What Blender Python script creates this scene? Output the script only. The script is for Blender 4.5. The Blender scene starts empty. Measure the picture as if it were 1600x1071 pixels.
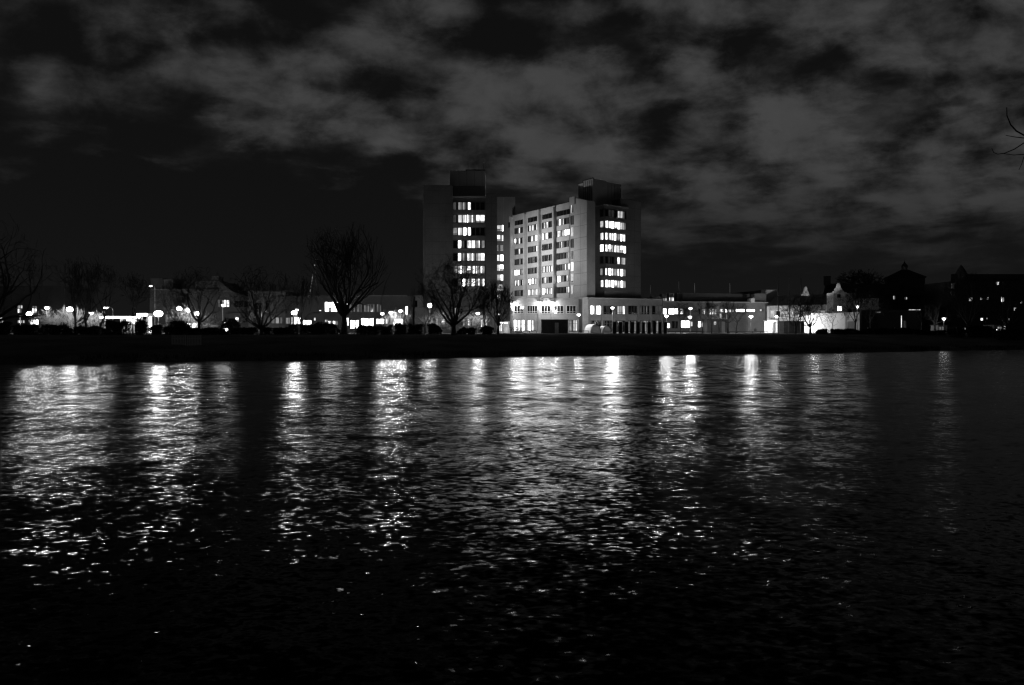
import bpy, math, random
from mathutils import Vector

# ------------------------------------------------------------------ basics
F = 1066.67; H = 514.0; ZC = 3.2; GZ = 2.15          # focal length in photo pixels, horizon row, eye height, plateau level
sc = bpy.context.scene
col = sc.collection
RND = random.Random(7)

def X(px, Y): return (px - 800.0) / F * Y
def Z(py, Y): return ZC + (H - py) / F * Y

# ------------------------------------------------------------------ materials
def new_mat(name):
    m = bpy.data.materials.new(name); m.use_nodes = True
    nt = m.node_tree; nt.nodes.clear()
    out = nt.nodes.new('ShaderNodeOutputMaterial')
    return m, nt, out

def mat_surface(name, v, rough=0.85, scale=0.6, amp=0.35, fine=6.0, spec=0.3, bump=0.0, brick=None):
    """grey surface with two sizes of wear and, for masonry, courses"""
    m, nt, out = new_mat(name)
    N = nt.nodes; L = nt.links
    b = N.new('ShaderNodeBsdfPrincipled')
    b.inputs['Roughness'].default_value = rough
    b.inputs['Specular IOR Level'].default_value = spec
    tc = N.new('ShaderNodeTexCoord')
    n1 = N.new('ShaderNodeTexNoise'); n1.inputs['Scale'].default_value = scale; n1.inputs['Detail'].default_value = 5
    n2 = N.new('ShaderNodeTexNoise'); n2.inputs['Scale'].default_value = fine; n2.inputs['Detail'].default_value = 3
    L.new(tc.outputs['Object'], n1.inputs['Vector']); L.new(tc.outputs['Object'], n2.inputs['Vector'])
    mix = N.new('ShaderNodeMath'); mix.operation = 'MULTIPLY_ADD'
    L.new(n1.outputs['Fac'], mix.inputs[0]); mix.inputs[1].default_value = 0.6
    m2 = N.new('ShaderNodeMath'); m2.operation = 'MULTIPLY'; m2.inputs[1].default_value = 0.4
    L.new(n2.outputs['Fac'], m2.inputs[0]); L.new(m2.outputs[0], mix.inputs[2])
    last = mix.outputs[0]
    if brick:
        w = N.new('ShaderNodeTexWave'); w.wave_type = 'BANDS'; w.bands_direction = 'Z'
        w.inputs['Scale'].default_value = brick; w.inputs['Distortion'].default_value = 0.6
        w.inputs['Detail Scale'].default_value = 0.3
        L.new(tc.outputs['Object'], w.inputs['Vector'])
        m3 = N.new('ShaderNodeMath'); m3.operation = 'MULTIPLY_ADD'; m3.inputs[1].default_value = 0.16
        L.new(w.outputs['Fac'], m3.inputs[0]); L.new(last, m3.inputs[2]); last = m3.outputs[0]
    mr = N.new('ShaderNodeMapRange')
    mr.inputs['From Min'].default_value = 0.3; mr.inputs['From Max'].default_value = 0.75
    mr.inputs['To Min'].default_value = v * (1 - amp); mr.inputs['To Max'].default_value = v * (1 + amp)
    L.new(last, mr.inputs['Value'])
    L.new(mr.outputs[0], b.inputs['Base Color'])
    if bump:
        bp = N.new('ShaderNodeBump'); bp.inputs['Strength'].default_value = bump; bp.inputs['Distance'].default_value = 0.05
        L.new(n2.outputs['Fac'], bp.inputs['Height']); L.new(bp.outputs[0], b.inputs['Normal'])
    L.new(b.outputs[0], out.inputs['Surface'])
    return m

def mat_lit(name, s, vary=0.45, scale=0.9):
    """glass lit from the room behind it: emission with the uneven look of blinds and furniture"""
    m, nt, out = new_mat(name)
    N = nt.nodes; L = nt.links
    e = N.new('ShaderNodeEmission')
    tc = N.new('ShaderNodeTexCoord')
    mp = N.new('ShaderNodeMapping'); mp.inputs['Scale'].default_value = (1, 1, 0.7)
    n = N.new('ShaderNodeTexNoise'); n.inputs['Scale'].default_value = scale; n.inputs['Detail'].default_value = 3
    L.new(tc.outputs['Object'], mp.inputs[0]); L.new(mp.outputs[0], n.inputs['Vector'])
    mr = N.new('ShaderNodeMapRange')
    mr.inputs['From Min'].default_value = 0.3; mr.inputs['From Max'].default_value = 0.7
    mr.inputs['To Min'].default_value = s * (1 - vary); mr.inputs['To Max'].default_value = s * (1 + vary)
    L.new(n.outputs['Fac'], mr.inputs['Value']); L.new(mr.outputs[0], e.inputs['Strength'])
    if s < 8: m.cycles.emission_sampling = 'NONE'
    L.new(e.outputs[0], out.inputs['Surface'])
    return m

def mat_glow(name, s):
    m, nt, out = new_mat(name)
    e = nt.nodes.new('ShaderNodeEmission'); e.inputs['Strength'].default_value = s
    nt.links.new(e.outputs[0], out.inputs['Surface'])
    return m

def mat_plain(name, v, rough=0.5, metal=0.0, spec=0.5):
    m, nt, out = new_mat(name)
    b = nt.nodes.new('ShaderNodeBsdfPrincipled')
    n = nt.nodes.new('ShaderNodeTexNoise'); n.inputs['Scale'].default_value = 4.0
    mr = nt.nodes.new('ShaderNodeMapRange')
    mr.inputs['To Min'].default_value = v * 0.8; mr.inputs['To Max'].default_value = v * 1.2
    tc = nt.nodes.new('ShaderNodeTexCoord'); nt.links.new(tc.outputs['Object'], n.inputs['Vector'])
    nt.links.new(n.outputs['Fac'], mr.inputs['Value']); nt.links.new(mr.outputs[0], b.inputs['Base Color'])
    b.inputs['Roughness'].default_value = rough; b.inputs['Metallic'].default_value = metal
    b.inputs['Specular IOR Level'].default_value = spec
    nt.links.new(b.outputs[0], out.inputs['Surface'])
    return m

M = dict(
    podium=mat_surface('podium_concrete', 0.24, 0.85, 0.5, 0.26, 4.0),
    brick_mid=mat_surface('mid_brick', 0.16, 0.9, 0.25, 0.32, 3.0, brick=1.6),
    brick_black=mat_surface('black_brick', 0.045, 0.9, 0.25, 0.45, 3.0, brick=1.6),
    brick=mat_surface('dark_brick', 0.11, 0.9, 0.25, 0.32, 3.0, brick=1.6),
    brick_light=mat_surface('light_brick', 0.36, 0.9, 0.35, 0.26, 5.0, brick=1.6),
    concrete=mat_surface('concrete', 0.36, 0.85, 0.5, 0.26, 4.0),
    conc_dark=mat_surface('dark_concrete', 0.17, 0.85, 0.5, 0.25, 4.0),
    panel=mat_surface('cladding', 0.36, 0.6, 0.2, 0.15, 2.0),
    roof=mat_surface('roof_slate', 0.05, 0.8, 0.6, 0.3, 5.0),
    old_brick=mat_surface('old_brick', 0.40, 0.9, 0.9, 0.45, 2.5, brick=1.2),
    render_white=mat_surface('white_render', 0.72, 0.9, 0.25, 0.12, 2.0),
    metal_dark=mat_plain('dark_metal', 0.04, 0.45, 0.4),
    metal=mat_plain('grey_metal', 0.28, 0.4, 0.3),
    frame=mat_plain('window_frame_dark', 0.05, 0.5),
    frame_white=mat_plain('window_frame_white', 0.6, 0.5),
    bark=mat_surface('bark', 0.11, 0.95, 1.5, 0.4, 8.0, spec=0.1),
    twig=mat_surface('twig_bark', 0.10, 0.95, 1.5, 0.4, 8.0, spec=0.1),
    lamplit_twig=mat_surface('lamplit_twig', 0.32, 0.95, 1.5, 0.3, 8.0, spec=0.1),
    shrub=mat_surface('shrub_leaf', 0.030, 0.9, 0.8, 0.6, 5.0, spec=0.15),
    grass=mat_surface('grass', 0.22, 1.0, 0.15, 0.6, 4.0, spec=0.0, bump=0.6),
    paving=mat_surface('paving_slab', 0.34, 0.9, 0.4, 0.2, 3.0),
    stone=mat_surface('quay_stone', 0.2, 0.9, 1.0, 0.3, 6.0, bump=0.4),
    slab=mat_surface('weathered_steel', 0.05, 0.8, 0.8, 0.4, 5.0),
    white=mat_surface('white_paint', 0.75, 0.6, 1.0, 0.1, 6.0),
)
mg, nt, out = new_mat('unlit_glass')
b = nt.nodes.new('ShaderNodeBsdfPrincipled'); b.inputs['Base Color'].default_value = (.012, .012, .012, 1)
b.inputs['Roughness'].default_value = 0.08; nt.links.new(b.outputs[0], out.inputs['Surface'])
M['glass'] = mg
LEV = [(0.0, 'glass'), (.06, 'lit_faint'), (.15, 'lit_dim'), (.3, 'lit_low'), (.5, 'lit_mid'), (.7, 'lit_soft'), (.85, 'lit_clear'), (1.0, 'lit_full'), (1.3, 'lit_strong')]
for nm, s in (('lit_faint', .02), ('lit_dim', .05), ('lit_low', .13), ('lit_mid', .26), ('lit_soft', .6), ('lit_clear', 1.6), ('lit_full', 7.5), ('lit_strong', 12.0)):
    M[nm] = mat_lit(nm, s)
M['lamp'] = mat_glow('lamp_glow', 22.0)
M['lamp_hot'] = mat_glow('lamp_glow_hot', 26.0)
M['lamp_wall'] = mat_glow('lamp_glow_wall', 9.0)
M['lamp_soft'] = mat_glow('lamp_glow_soft', 5.0)
for k_ in ('lamp', 'lamp_hot', 'lamp_soft', 'lamp_wall'): M[k_].cycles.emission_sampling = 'NONE'
M['bead'] = mat_glow('bead_glow', .8)
M['strip'] = mat_glow('strip_glow', 14.0)
def lvl(v): return min(LEV, key=lambda a: abs(a[0] - v))[1]

# ------------------------------------------------------------------ mesh builder
class MB:
    def __init__(s): s.v = []; s.f = []; s.mi = []; s.mats = []
    def m(s, name):
        if name not in s.mats: s.mats.append(name)
        return s.mats.index(name)
    def quad(s, a, b, c, d, mat):
        n = len(s.v); s.v += [tuple(a), tuple(b), tuple(c), tuple(d)]; s.f.append((n, n+1, n+2, n+3)); s.mi.append(s.m(mat))
    def tri(s, a, b, c, mat):
        n = len(s.v); s.v += [tuple(a), tuple(b), tuple(c)]; s.f.append((n, n+1, n+2)); s.mi.append(s.m(mat))
    def prism(s, pts, z0, z1, mat, top=None):
        """closed vertical prism over a footprint; z1 may be a list, one height per corner"""
        k = len(pts); n = len(s.v)
        zz = z1 if isinstance(z1, (list, tuple)) else [z1]*k
        s.v += [(p[0], p[1], z0) for p in pts] + [(p[0], p[1], zz[i]) for i, p in enumerate(pts)]
        mi = s.m(mat); mt = s.m(top or mat)
        for i in range(k):
            j = (i+1) % k; s.f.append((n+i, n+j, n+k+j, n+k+i)); s.mi.append(mi)
        s.f.append(tuple(n+k+i for i in range(k))); s.mi.append(mt)
        s.f.append(tuple(n+k-1-i for i in range(k))); s.mi.append(mi)
    def box(s, x0, x1, y0, y1, z0, z1, mat, top=None):
        s.prism([(x0, y0), (x1, y0), (x1, y1), (x0, y1)], z0, z1, mat, top)
    def tube(s, pts, rad, sides, mat, cap=True):
        """swept polyline with a radius at each point"""
        mi = s.m(mat); prev = None
        for i, p in enumerate(pts):
            p = Vector(p)
            a = Vector(pts[max(i-1, 0)]); b = Vector(pts[min(i+1, len(pts)-1)])
            t = (b - a)
            if t.length < 1e-9: t = Vector((0, 0, 1))
            t.normalize()
            ref = Vector((1, 0, 0)) if abs(t.x) < .8 else Vector((0, 1, 0))
            u = t.cross(ref).normalized(); w = t.cross(u)
            n = len(s.v)
            for k in range(sides):
                an = 2*math.pi*k/sides
                q = p + (u*math.cos(an) + w*math.sin(an))*rad[i]
                s.v.append((q.x, q.y, q.z))
            if prev is not None:
                for k in range(sides):
                    k2 = (k+1) % sides
                    s.f.append((prev+k, prev+k2, n+k2, n+k)); s.mi.append(mi)
            elif cap:
                s.f.append(tuple(range(n+sides-1, n-1, -1))); s.mi.append(mi)
            prev = n
        if cap:
            s.f.append(tuple(range(prev, prev+sides))); s.mi.append(mi)
    def lathe(s, prof, sides, mat, c=(0, 0, 0)):
        """profile of (radius, z) turned about z"""
        mi = s.m(mat); prev = None
        for (r, z) in prof:
            n = len(s.v)
            for k in range(sides):
                an = 2*math.pi*k/sides
                s.v.append((c[0]+r*math.cos(an), c[1]+r*math.sin(an), c[2]+z))
            if prev is not None:
                for k in range(sides):
                    k2 = (k+1) % sides; s.f.append((prev+k, prev+k2, n+k2, n+k)); s.mi.append(mi)
            prev = n
    def build(s, name, parent=None, smooth=False, at=None):
        me = bpy.data.meshes.new(name)
        v = s.v
        if at is not None: v = [(a-at[0], b-at[1], c-at[2]) for a, b, c in v]
        me.from_pydata(v, [], s.f)
        for m in s.mats: me.materials.append(M[m])
        me.polygons.foreach_set('material_index', s.mi)
        if smooth: me.polygons.foreach_set('use_smooth', [True]*len(me.polygons))
        me.update()
        o = bpy.data.objects.new(name, me); col.objects.link(o)
        if parent is not None: o.parent = parent
        elif at is not None: o.location = at
        return o

def tag(o, label=None, cat=None, group=None, kind=None):
    if label: o['label'] = label
    if cat: o['category'] = cat
    if group: o['group'] = group
    if kind: o['kind'] = kind
    return o

def thing(name, label, cat, loc=(0, 0, 0), group=None):
    o = bpy.data.objects.new(name, None); col.objects.link(o); o.location = loc
    o.empty_display_size = 0.5
    return tag(o, label, cat, group)

def copy_tree(o, parent=None):
    c = o.copy(); col.objects.link(c)
    if parent is not None: c.parent = parent
    for ch in list(o.children): copy_tree(ch, c)
    return c

# ------------------------------------------------------------------ terrain and water
SH = [(-400, -40), (-90, 47), (-46.5, 62), (-30, 68), (-13.7, 73), (0, 78.5), (15.6, 83), (42, 90), (63, 99.5), (150, 128), (700, 330)]
def shore(x):
    w = 0.5*math.sin(x*0.31) + 0.3*math.sin(x*0.83+1) + 0.18*math.sin(x*2.1+.4)
    if x <= SH[0][0]: return SH[0][1]
    for (x0, y0), (x1, y1) in zip(SH, SH[1:]):
        if x <= x1: return y0 + (y1-y0)*(x-x0)/(x1-x0) + w
    return SH[-1][1]
PROF = [(-8, -1.6), (-1, -.35), (0, 0.0), (.5, .32), (4, .62), (13, 1.2), (22, 1.66), (32, 2.03), (45, GZ), (6000, GZ)]
def prof(t):
    if t <= PROF[0][0]: return PROF[0][1]
    for (a, za), (b, zb) in zip(PROF, PROF[1:]):
        if t <= b: return za + (zb-za)*(t-a)/(b-a)
    return GZ
def gz(x, y): return prof(y - shore(x))

mb = MB()
xs = [-1500, -900, -500] + [-300 + i*2.5 for i in range(241)] + [500, 900, 1500]
ts = [-8, -1, 0, .25, .5, 1, 2, 4, 8, 13, 18, 22, 27, 32, 38, 45, 60, 80, 110, 160, 300, 800, 2500, 5000]
for t in ts:
    for x in xs:
        bumpy = 0.05*math.sin(x*.7+t*.5) + .04*math.sin(x*1.9-t*.8) if 0.4 < t < 46 else 0
        mb.v.append((x, shore(x)+t, prof(t)+bumpy))
nx = len(xs)
for j in range(len(ts)-1):
    for i in range(nx-1):
        mb.f.append((j*nx+i, j*nx+i+1, (j+1)*nx+i+1, (j+1)*nx+i)); mb.mi.append(mb.m('grass'))
tag(mb.build('ground', smooth=True), kind='structure')

# water: slopes of wind ripples evaluated analytically, so that far water keeps its roughness
mw, nt, out = new_mat('canal_water')
N = nt.nodes; L = nt.links
pb = N.new('ShaderNodeBsdfGlossy'); pb.distribution = 'BECKMANN'; pb.inputs['Color'].default_value = (1, 1, 1, 1)
dk = N.new('ShaderNodeBsdfDiffuse'); dk.inputs['Color'].default_value = (.004, .004, .004, 1)
mxs = N.new('ShaderNodeMixShader'); lw = N.new('ShaderNodeLayerWeight')
fr = N.new('ShaderNodeMath'); fr.operation = 'POWER'; fr.inputs[1].default_value = 6.8
L.new(lw.outputs['Facing'], fr.inputs[0]); L.new(fr.outputs[0], mxs.inputs['Fac']); L.new(dk.outputs[0], mxs.inputs[1]); L.new(pb.outputs[0], mxs.inputs[2])
tc = N.new('ShaderNodeTexCoord')
def wave(scale_xyz, rot, nscale, detail, amp, dist=0.0):
    mp = N.new('ShaderNodeMapping'); mp.inputs['Scale'].default_value = scale_xyz; mp.inputs['Rotation'].default_value = (0, 0, rot)
    L.new(tc.outputs['Object'], mp.inputs[0])
    n = N.new('ShaderNodeTexNoise'); n.noise_dimensions = '3D'
    n.inputs['Scale'].default_value = nscale; n.inputs['Detail'].default_value = detail
    n.inputs['Roughness'].default_value = 0.5; n.inputs['Distortion'].default_value = dist
    L.new(mp.outputs[0], n.inputs['Vector'])
    a = N.new('ShaderNodeVectorMath'); a.operation = 'SUBTRACT'; a.inputs[1].default_value = (.5, .5, .5)
    L.new(n.outputs['Color'], a.inputs[0])
    m = N.new('ShaderNodeVectorMath'); m.operation = 'MULTIPLY'; m.inputs[1].default_value = (amp*1.1, amp, 0)
    L.new(a.outputs[0], m.inputs[0])
    return m.outputs[0]
# ripples are finest in the lee of the near quay; out on the open canal the small ones are carried by the roughness
sy_ = N.new('ShaderNodeSeparateXYZ'); L.new(tc.outputs['Object'], sy_.inputs[0])
def ramp(a, b, lo, hi):
    r = N.new('ShaderNodeMapRange'); r.interpolation_type = 'SMOOTHSTEP'
    r.inputs['From Min'].default_value = a; r.inputs['From Max'].default_value = b
    r.inputs['To Min'].default_value = lo; r.inputs['To Max'].default_value = hi
    L.new(sy_.outputs['Y'], r.inputs['Value']); return r.outputs[0]
def scaled(v, f):
    q = N.new('ShaderNodeVectorMath'); q.operation = 'SCALE'; L.new(v, q.inputs[0]); L.new(f, q.inputs['Scale']); return q.outputs[0]
def added(a, b_):
    q = N.new('ShaderNodeVectorMath'); q.operation = 'ADD'; L.new(a, q.inputs[0]); L.new(b_, q.inputs[1]); return q.outputs[0]
w1 = scaled(wave((.6, 1.0, 1), -.16, 9.0, 1.0, .50, .3), ramp(9, 40, 1.0, .5))
w2 = scaled(wave((.6, 1.0, 1), .10, 16.0, 1.0, .34, .2), ramp(6, 20, 1.0, .0))
w3 = scaled(wave((.8, 1, 1), -.1, 1.5, 2.0, .48), ramp(10, 60, .45, 1.0))
w4 = wave((.8, 1, 1), .1, .45, 1.0, .12)
# slow patches where the wind ripples the canal more or less
pn = N.new('ShaderNodeTexNoise'); pn.inputs['Scale'].default_value = .11; pn.inputs['Detail'].default_value = 2
pm = N.new('ShaderNodeMapping'); pm.inputs['Scale'].default_value = (.6, 1.3, 1); L.new(tc.outputs['Object'], pm.inputs[0]); L.new(pm.outputs[0], pn.inputs['Vector'])
pr = N.new('ShaderNodeMapRange'); pr.inputs['From Min'].default_value = .35; pr.inputs['From Max'].default_value = .65
pr.inputs['To Min'].default_value = .75; pr.inputs['To Max'].default_value = 1.2; L.new(pn.outputs['Fac'], pr.inputs['Value'])
s3 = N.new('ShaderNodeVectorMath'); s3.operation = 'ADD'; s3.inputs[1].default_value = (0, 0, 1)
L.new(scaled(added(scaled(added(w1, w2), pr.outputs[0]), added(w3, w4)), ramp(6, 17, .82, 1.0)), s3.inputs[0])
nn = N.new('ShaderNodeVectorMath'); nn.operation = 'NORMALIZE'; L.new(s3.outputs[0], nn.inputs[0])
L.new(ramp(3, 20, .10, .268), pb.inputs['Roughness'])
L.new(nn.outputs[0], pb.inputs['Normal']); L.new(nn.outputs[0], lw.inputs['Normal']); L.new(mxs.outputs[0], out.inputs['Surface'])
M['water'] = mw
mb = MB(); mb.quad((-900, 1.5, 0), (900, 1.5, 0), (900, 420, 0), (-900, 420, 0), 'water')
tag(mb.build('canal_water'), kind='structure')

# near bank behind and below the camera
mb = MB(); mb.box(-60, 60, -40, 2.2, -1.5, 1.55, 'stone')
mb.box(-60, 60, 1.7, 2.35, 1.55, 1.68, 'stone')
tag(mb.build('quay'), kind='structure')

# paved forecourt and paths, a few mm above the lawn
mb = MB()
def sheet(pts, z, mat): 
    n = len(mb.v); mb.v.extend([(x, y, z) for x, y in pts]); mb.f.append(tuple(range(n, n+len(pts)))); mb.mi.append(mb.m(mat))
sheet([(X(782, 158), 158), (X(1215, 166), 166), (X(1215, 200), 200), (X(782, 186), 186)], GZ+.012, 'paving')
tag(mb.build('forecourt_paving'), kind='structure')

# ------------------------------------------------------------------ facades and windows
def joints(mb, fac, z0, z1, n):
    """storey joints and a few upright joints in a blank wall, with uneven depth"""
    z = z0
    while z < z1-1:
        fac.box(mb, .05, fac.len-.05, .0, .02, z, z+.06, 'brick_black'); z += 3.3
    for i in range(1, n):
        c = fac.len*i/n; fac.box(mb, c-.02, c+.02, .021, .03, z0, z1-.6, 'brick_black')

class Fac:
    """vertical wall plane through A and B (plan points)"""
    def __init__(s, A, B):
        s.A = Vector((A[0], A[1])); s.B = Vector((B[0], B[1])); d = s.B - s.A; s.len = d.length; s.u = d/s.len
        n = Vector((s.u.y, -s.u.x))
        if n.dot(-s.A) < 0: n = -n
        s.n = n
    def s_of(s, px):
        k = (px-800.0)/F                    # ray x = k*y
        den = s.u.x - k*s.u.y
        return (k*s.A.y - s.A.x)/den
    def depth(s, sv): return s.A.y + s.u.y*sv
    def p(s, sv, d, z):
        q = s.A + s.u*sv + s.n*d
        return (q.x, q.y, z)
    def box(s, mb, s0, s1, d0, d1, z0, z1, mat):
        pts = [s.p(a, b, 0)[:2] for a, b in ((s0, d1), (s1, d1), (s1, d0), (s0, d0))]
        mb.prism(pts, z0, z1, mat)

def window(parent, fac, s0, s1, z0, z1, levels, frame='frame', bar=.07, d=0.0, rows=None, name='window', rnd=RND, transom=None):
    """one framed window; levels gives the light behind each pane from the left of the picture"""
    if s0 > s1: s0, s1 = s1, s0; 
    flip = fac.p(s0, 0, 0)[0]/fac.p(s0, 0, 0)[1] > fac.p(s1, 0, 0)[0]/fac.p(s1, 0, 0)[1]
    if flip: levels = list(reversed(levels))
    n = len(levels); w = (s1-s0)/n
    fm = MB()
    fac.box(fm, s0-bar, s1+bar, d, d+.10, z0-bar, z0, frame)
    fac.box(fm, s0-bar, s1+bar, d, d+.10, z1, z1+bar, frame)
    for i in range(n+1):
        c = s0+w*i; hw = bar*.5 if 0 < i < n else bar*.5
        off = -bar*.5 if i == 0 else (bar*.5 if i == n else 0)
        fac.box(fm, c+off-hw, c+off+hw, d, d+.095, z0, z1, frame)
    if transom:
        zt = z0+(z1-z0)*transom
        for i in range(n):
            fac.box(fm, s0+w*i+bar*.5, s0+w*(i+1)-bar*.5, d, d+.085, zt-bar*.4, zt+bar*.4, frame)
    fo = fm.build(name, parent)
    pm = MB()
    for i, lv in enumerate(levels):
        if lv == 1: lv = rnd.choice((1, 1, 1, .85, .85, .7, .5))
        a = s0+w*i+.0; b2 = s0+w*(i+1)
        # a pane is split by a curtain edge or a blind hem now and then
        cuts = [(a, b2, z0, z1, lv)]
        if lv >= .5 and rnd.random() < .6:
            c = a+(b2-a)*rnd.uniform(.25, .75); l2 = max(.15, lv-rnd.choice((.2, .35, .5)))
            cuts = [(a, c, z0, z1, lv), (c, b2, z0, z1, l2)] if rnd.random() < .5 else [(a, c, z0, z1, l2), (c, b2, z0, z1, lv)]
        elif lv >= .5 and rnd.random() < .3:
            zc = z0+(z1-z0)*rnd.uniform(.15, .45); cuts = [(a, b2, z0, zc, max(.3, lv-.35)), (a, b2, zc, z1, lv)]
        elif 0 < lv < .5 and rnd.random() < .6:
            c = a+(b2-a)*rnd.uniform(.3, .7); cuts = [(a, c, z0, z1, lv), (c, b2, z0, z1, 0)]
        for (p0, p1, q0, q1, l) in cuts:
            pm.quad(fac.p(p0, d+.03, q0), fac.p(p1, d+.03, q0), fac.p(p1, d+.03, q1), fac.p(p0, d+.03, q1), lvl(l))
    pm.build('pane', fo)
    return fo

def pwindow(parent, fac, px0, px1, py0, py1, levels, **k):
    s0, s1 = fac.s_of(px0), fac.s_of(px1); Yd = fac.depth((s0+s1)/2)
    return window(parent, fac, s0, s1, Z(py1, Yd), Z(py0, Yd), levels, **k)

U = Vector((.82, .572)); U.normalize(); W = Vector((-U.y, U.x))       # the hospital's skewed plan grid
def along(p, d, px):
    k = (px-800)/F; t = (k*p[1]-p[0])/(d.x-k*d.y); return (p[0]+d.x*t, p[1]+d.y*t)
def off(p, d, t): return (p[0]+d.x*t, p[1]+d.y*t)

# ------------------------------------------------------------------ hospital: right tower with its long ward wing
hosp = thing('hospital_tower', 'floodlit right hospital tower with long ribbed ward wing and corner bay of bright windows', 'building', (20, 200, GZ))
def hb(mb, name, **k): 
    o = mb.build(name, None, **k); o.parent = hosp; o.matrix_parent_inverse = hosp.matrix_world.inverted() if False else o.matrix_parent_inverse
    return o
hosp.location = (0, 0, 0)
C0 = (X(897, 192), 192.0)
WF = off(C0, W, 31.7)
E1 = along(C0, -W, 917); E2 = along(E1, U, 930)
zt_w = Z(316.7, 193)
mb = MB()
back = 15
mb.prism([C0, off(C0, U, back), off(WF, U, back), WF], 9.0, zt_w, 'brick_light', 'roof')
mb.build('wing_wall', hosp)
mb = MB()
mb.prism([E1, E2, off(E2, W, 9), off(C0, W, .02), (C0[0]-.02, C0[1])], 9.0, [Z(313.5, 187.5)]*2+[Z(313.5, 187.5)]*2+[Z(309, 192)], 'brick_light', 'roof')
joints(mb, Fac(C0, E1), 12, 38, 2); mb.build('end_wall', hosp)
fw = Fac(C0, WF)
fin_px = [868.6, 845.2, 822.8, 802.3]
# parapet pier
mb = MB()
sp0 = fw.s_of(891.3); fw.box(mb, -.6, sp0, .0, .35, zt_w-.8, 40.3, 'brick_light')
mb.build('parapet_pier', hosp)
mb = MB()
fw.box(mb, sp0+.05, fw.len, .0, .30, zt_w-1.65, zt_w+.12, 'concrete')
mb.build('roof_parapet', hosp)
# fins
for px in fin_px:
    s0 = fw.s_of(px); mb = MB()
    fw.box(mb, s0-.28, s0+.28, .0, 1.15, 11.0, zt_w-.35, 'concrete'); mb.build('fin', hosp)
# open loggia under the parapet: its shade is a dark glass strip
bays = [(870.2, 891.0, 871.3, 880.8, 882.2, 890.6), (847, 868, 847.6, 856.2, 858, 865.8), (824.6, 844.5, 825.4, 833.8, 835.6, 842.2), (804, 822.2, 804.6, 812.8, 814.4, 820.2)]
for (a, b_, *_r) in bays:
    s0, s1 = sorted((fw.s_of(a), fw.s_of(b_))); mb = MB()
    fw.box(mb, s0+.1, s1-.1, .02, .06, 35.75, 37.2, 'glass')
    for k in range(1, 4):
        c = s0+(s1-s0)*k/4; fw.box(mb, c-.05, c+.05, .06, .14, 35.75, 37.2, 'frame')
    mb.build('loggia_shade', hosp)
s0, s1 = sorted((fw.s_of(794.5), fw.s_of(799.5))); mb = MB(); fw.box(mb, s0, s1, .02, .06, 35.6, 37.2, 'glass'); mb.build('loggia_shade', hosp)
LW = {  # bay: rows of (wide pane levels, narrow pane levels)
 0: [([.85, 1, 1, .85], [0, .15, .3]), ([1, .85, 1, 1], [1, 1, .85]), ([.0, .5, .85, .5], [0, .7, .5]), ([.0, .15, .06, .15], [0, .5, .7]), ([0, .15, 0, .3], [1, 1, .85]), ([1, 1, 1, 1], [0, .85, .5]), ([.0, .15, .06, .0], [0, .7, .85])],
 1: [([0, .85, .7, .85], [0, .3, .5]), ([1, 1, 1, 1], [0, .3, 0]), ([0, .15, 0, .15], [0, .15, .5]), ([.15, .3, .15, .3], [0, .5, .7]), ([1, .85, 1, 1], [.85, 1, 1]), ([.3, .7, .85, .5], [0, .06, 0]), ([1, 1, 1, .85], [1, .85, 1])],
 2: [([0, .85, .5, .85], [0, .85, .5]), ([0, .15, .85, .85], [1, .85, .85]), ([0, .15, .3, .15], [0, .85, .5]), ([0, .3, .15, .3], [0, .15, .15]), ([0, .15, .5, .3], [0, .3, .3]), ([.85, 1, .85, 1], [.85, .85, 1]), ([1, .85, 1, 1], [.85, 1, .85])],
 3: [([0, .06, .15, .85], [0, .06, 0]), ([1, 1, 1, .85], [0, .5, .5]), ([0, .15, .3, .85], [0, .3, .5]), ([0, .15, .06, .5], [0, .3, .15]), ([1, 1, .85, 1], [.5, .85, .85]), ([.85, .7, 1, 1], [0, .85, .85]), ([0, .3, .15, .3], [0, .15, .3])]}
PITCH = 3.27
for bi, (a, b_, w0, w1_, n0, n1) in enumerate(bays):
    s0, s1 = sorted((fw.s_of(a), fw.s_of(b_)))
    for r in range(7):
        zc = 37.05-PITCH*(r+1)+.15
        for (q0, q1), lv in (((w0, w1_), LW[bi][r][0]), ((n0, n1), LW[bi][r][1])):
            window(hosp, fw, fw.s_of(q0), fw.s_of(q1), zc-.83, zc+.83, lv, bar=.16, d=.0)
        # projecting spandrel under the row
    for r in range(8):
        zc = 37.05-PITCH*(r+1)+.15
        mb = MB(); fw.box(mb, s0+.12, s1-.12, .0, .22, zc+.95, zc+PITCH-.95 if r else 35.7, 'concrete'); mb.build('spandrel', hosp)
for i in range(8):
    zc = 37.1-3.27*i
    lv = [1, .15, 1, .06, 1, 1, 1, 1][i]
    window(hosp, fw, fw.s_of(892.4), fw.s_of(896.2), zc-1.2, zc+1.2, [lv] if lv > .5 else [0, .3, 0], bar=.08, d=.0, frame='frame_white' if lv > .5 else 'frame')
for i, zc in enumerate((31.4, 28.3, 25.1, 21.9, 18.8, 15.5)):
    s_ = fw.s_of(799.6); mb = MB(); fw.box(mb, s_-.25, s_+.25, .02, .05, zc-.9, zc+.9, 'lit_soft' if i == 4 else 'glass'); mb.build('slot_window', hosp)

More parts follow.
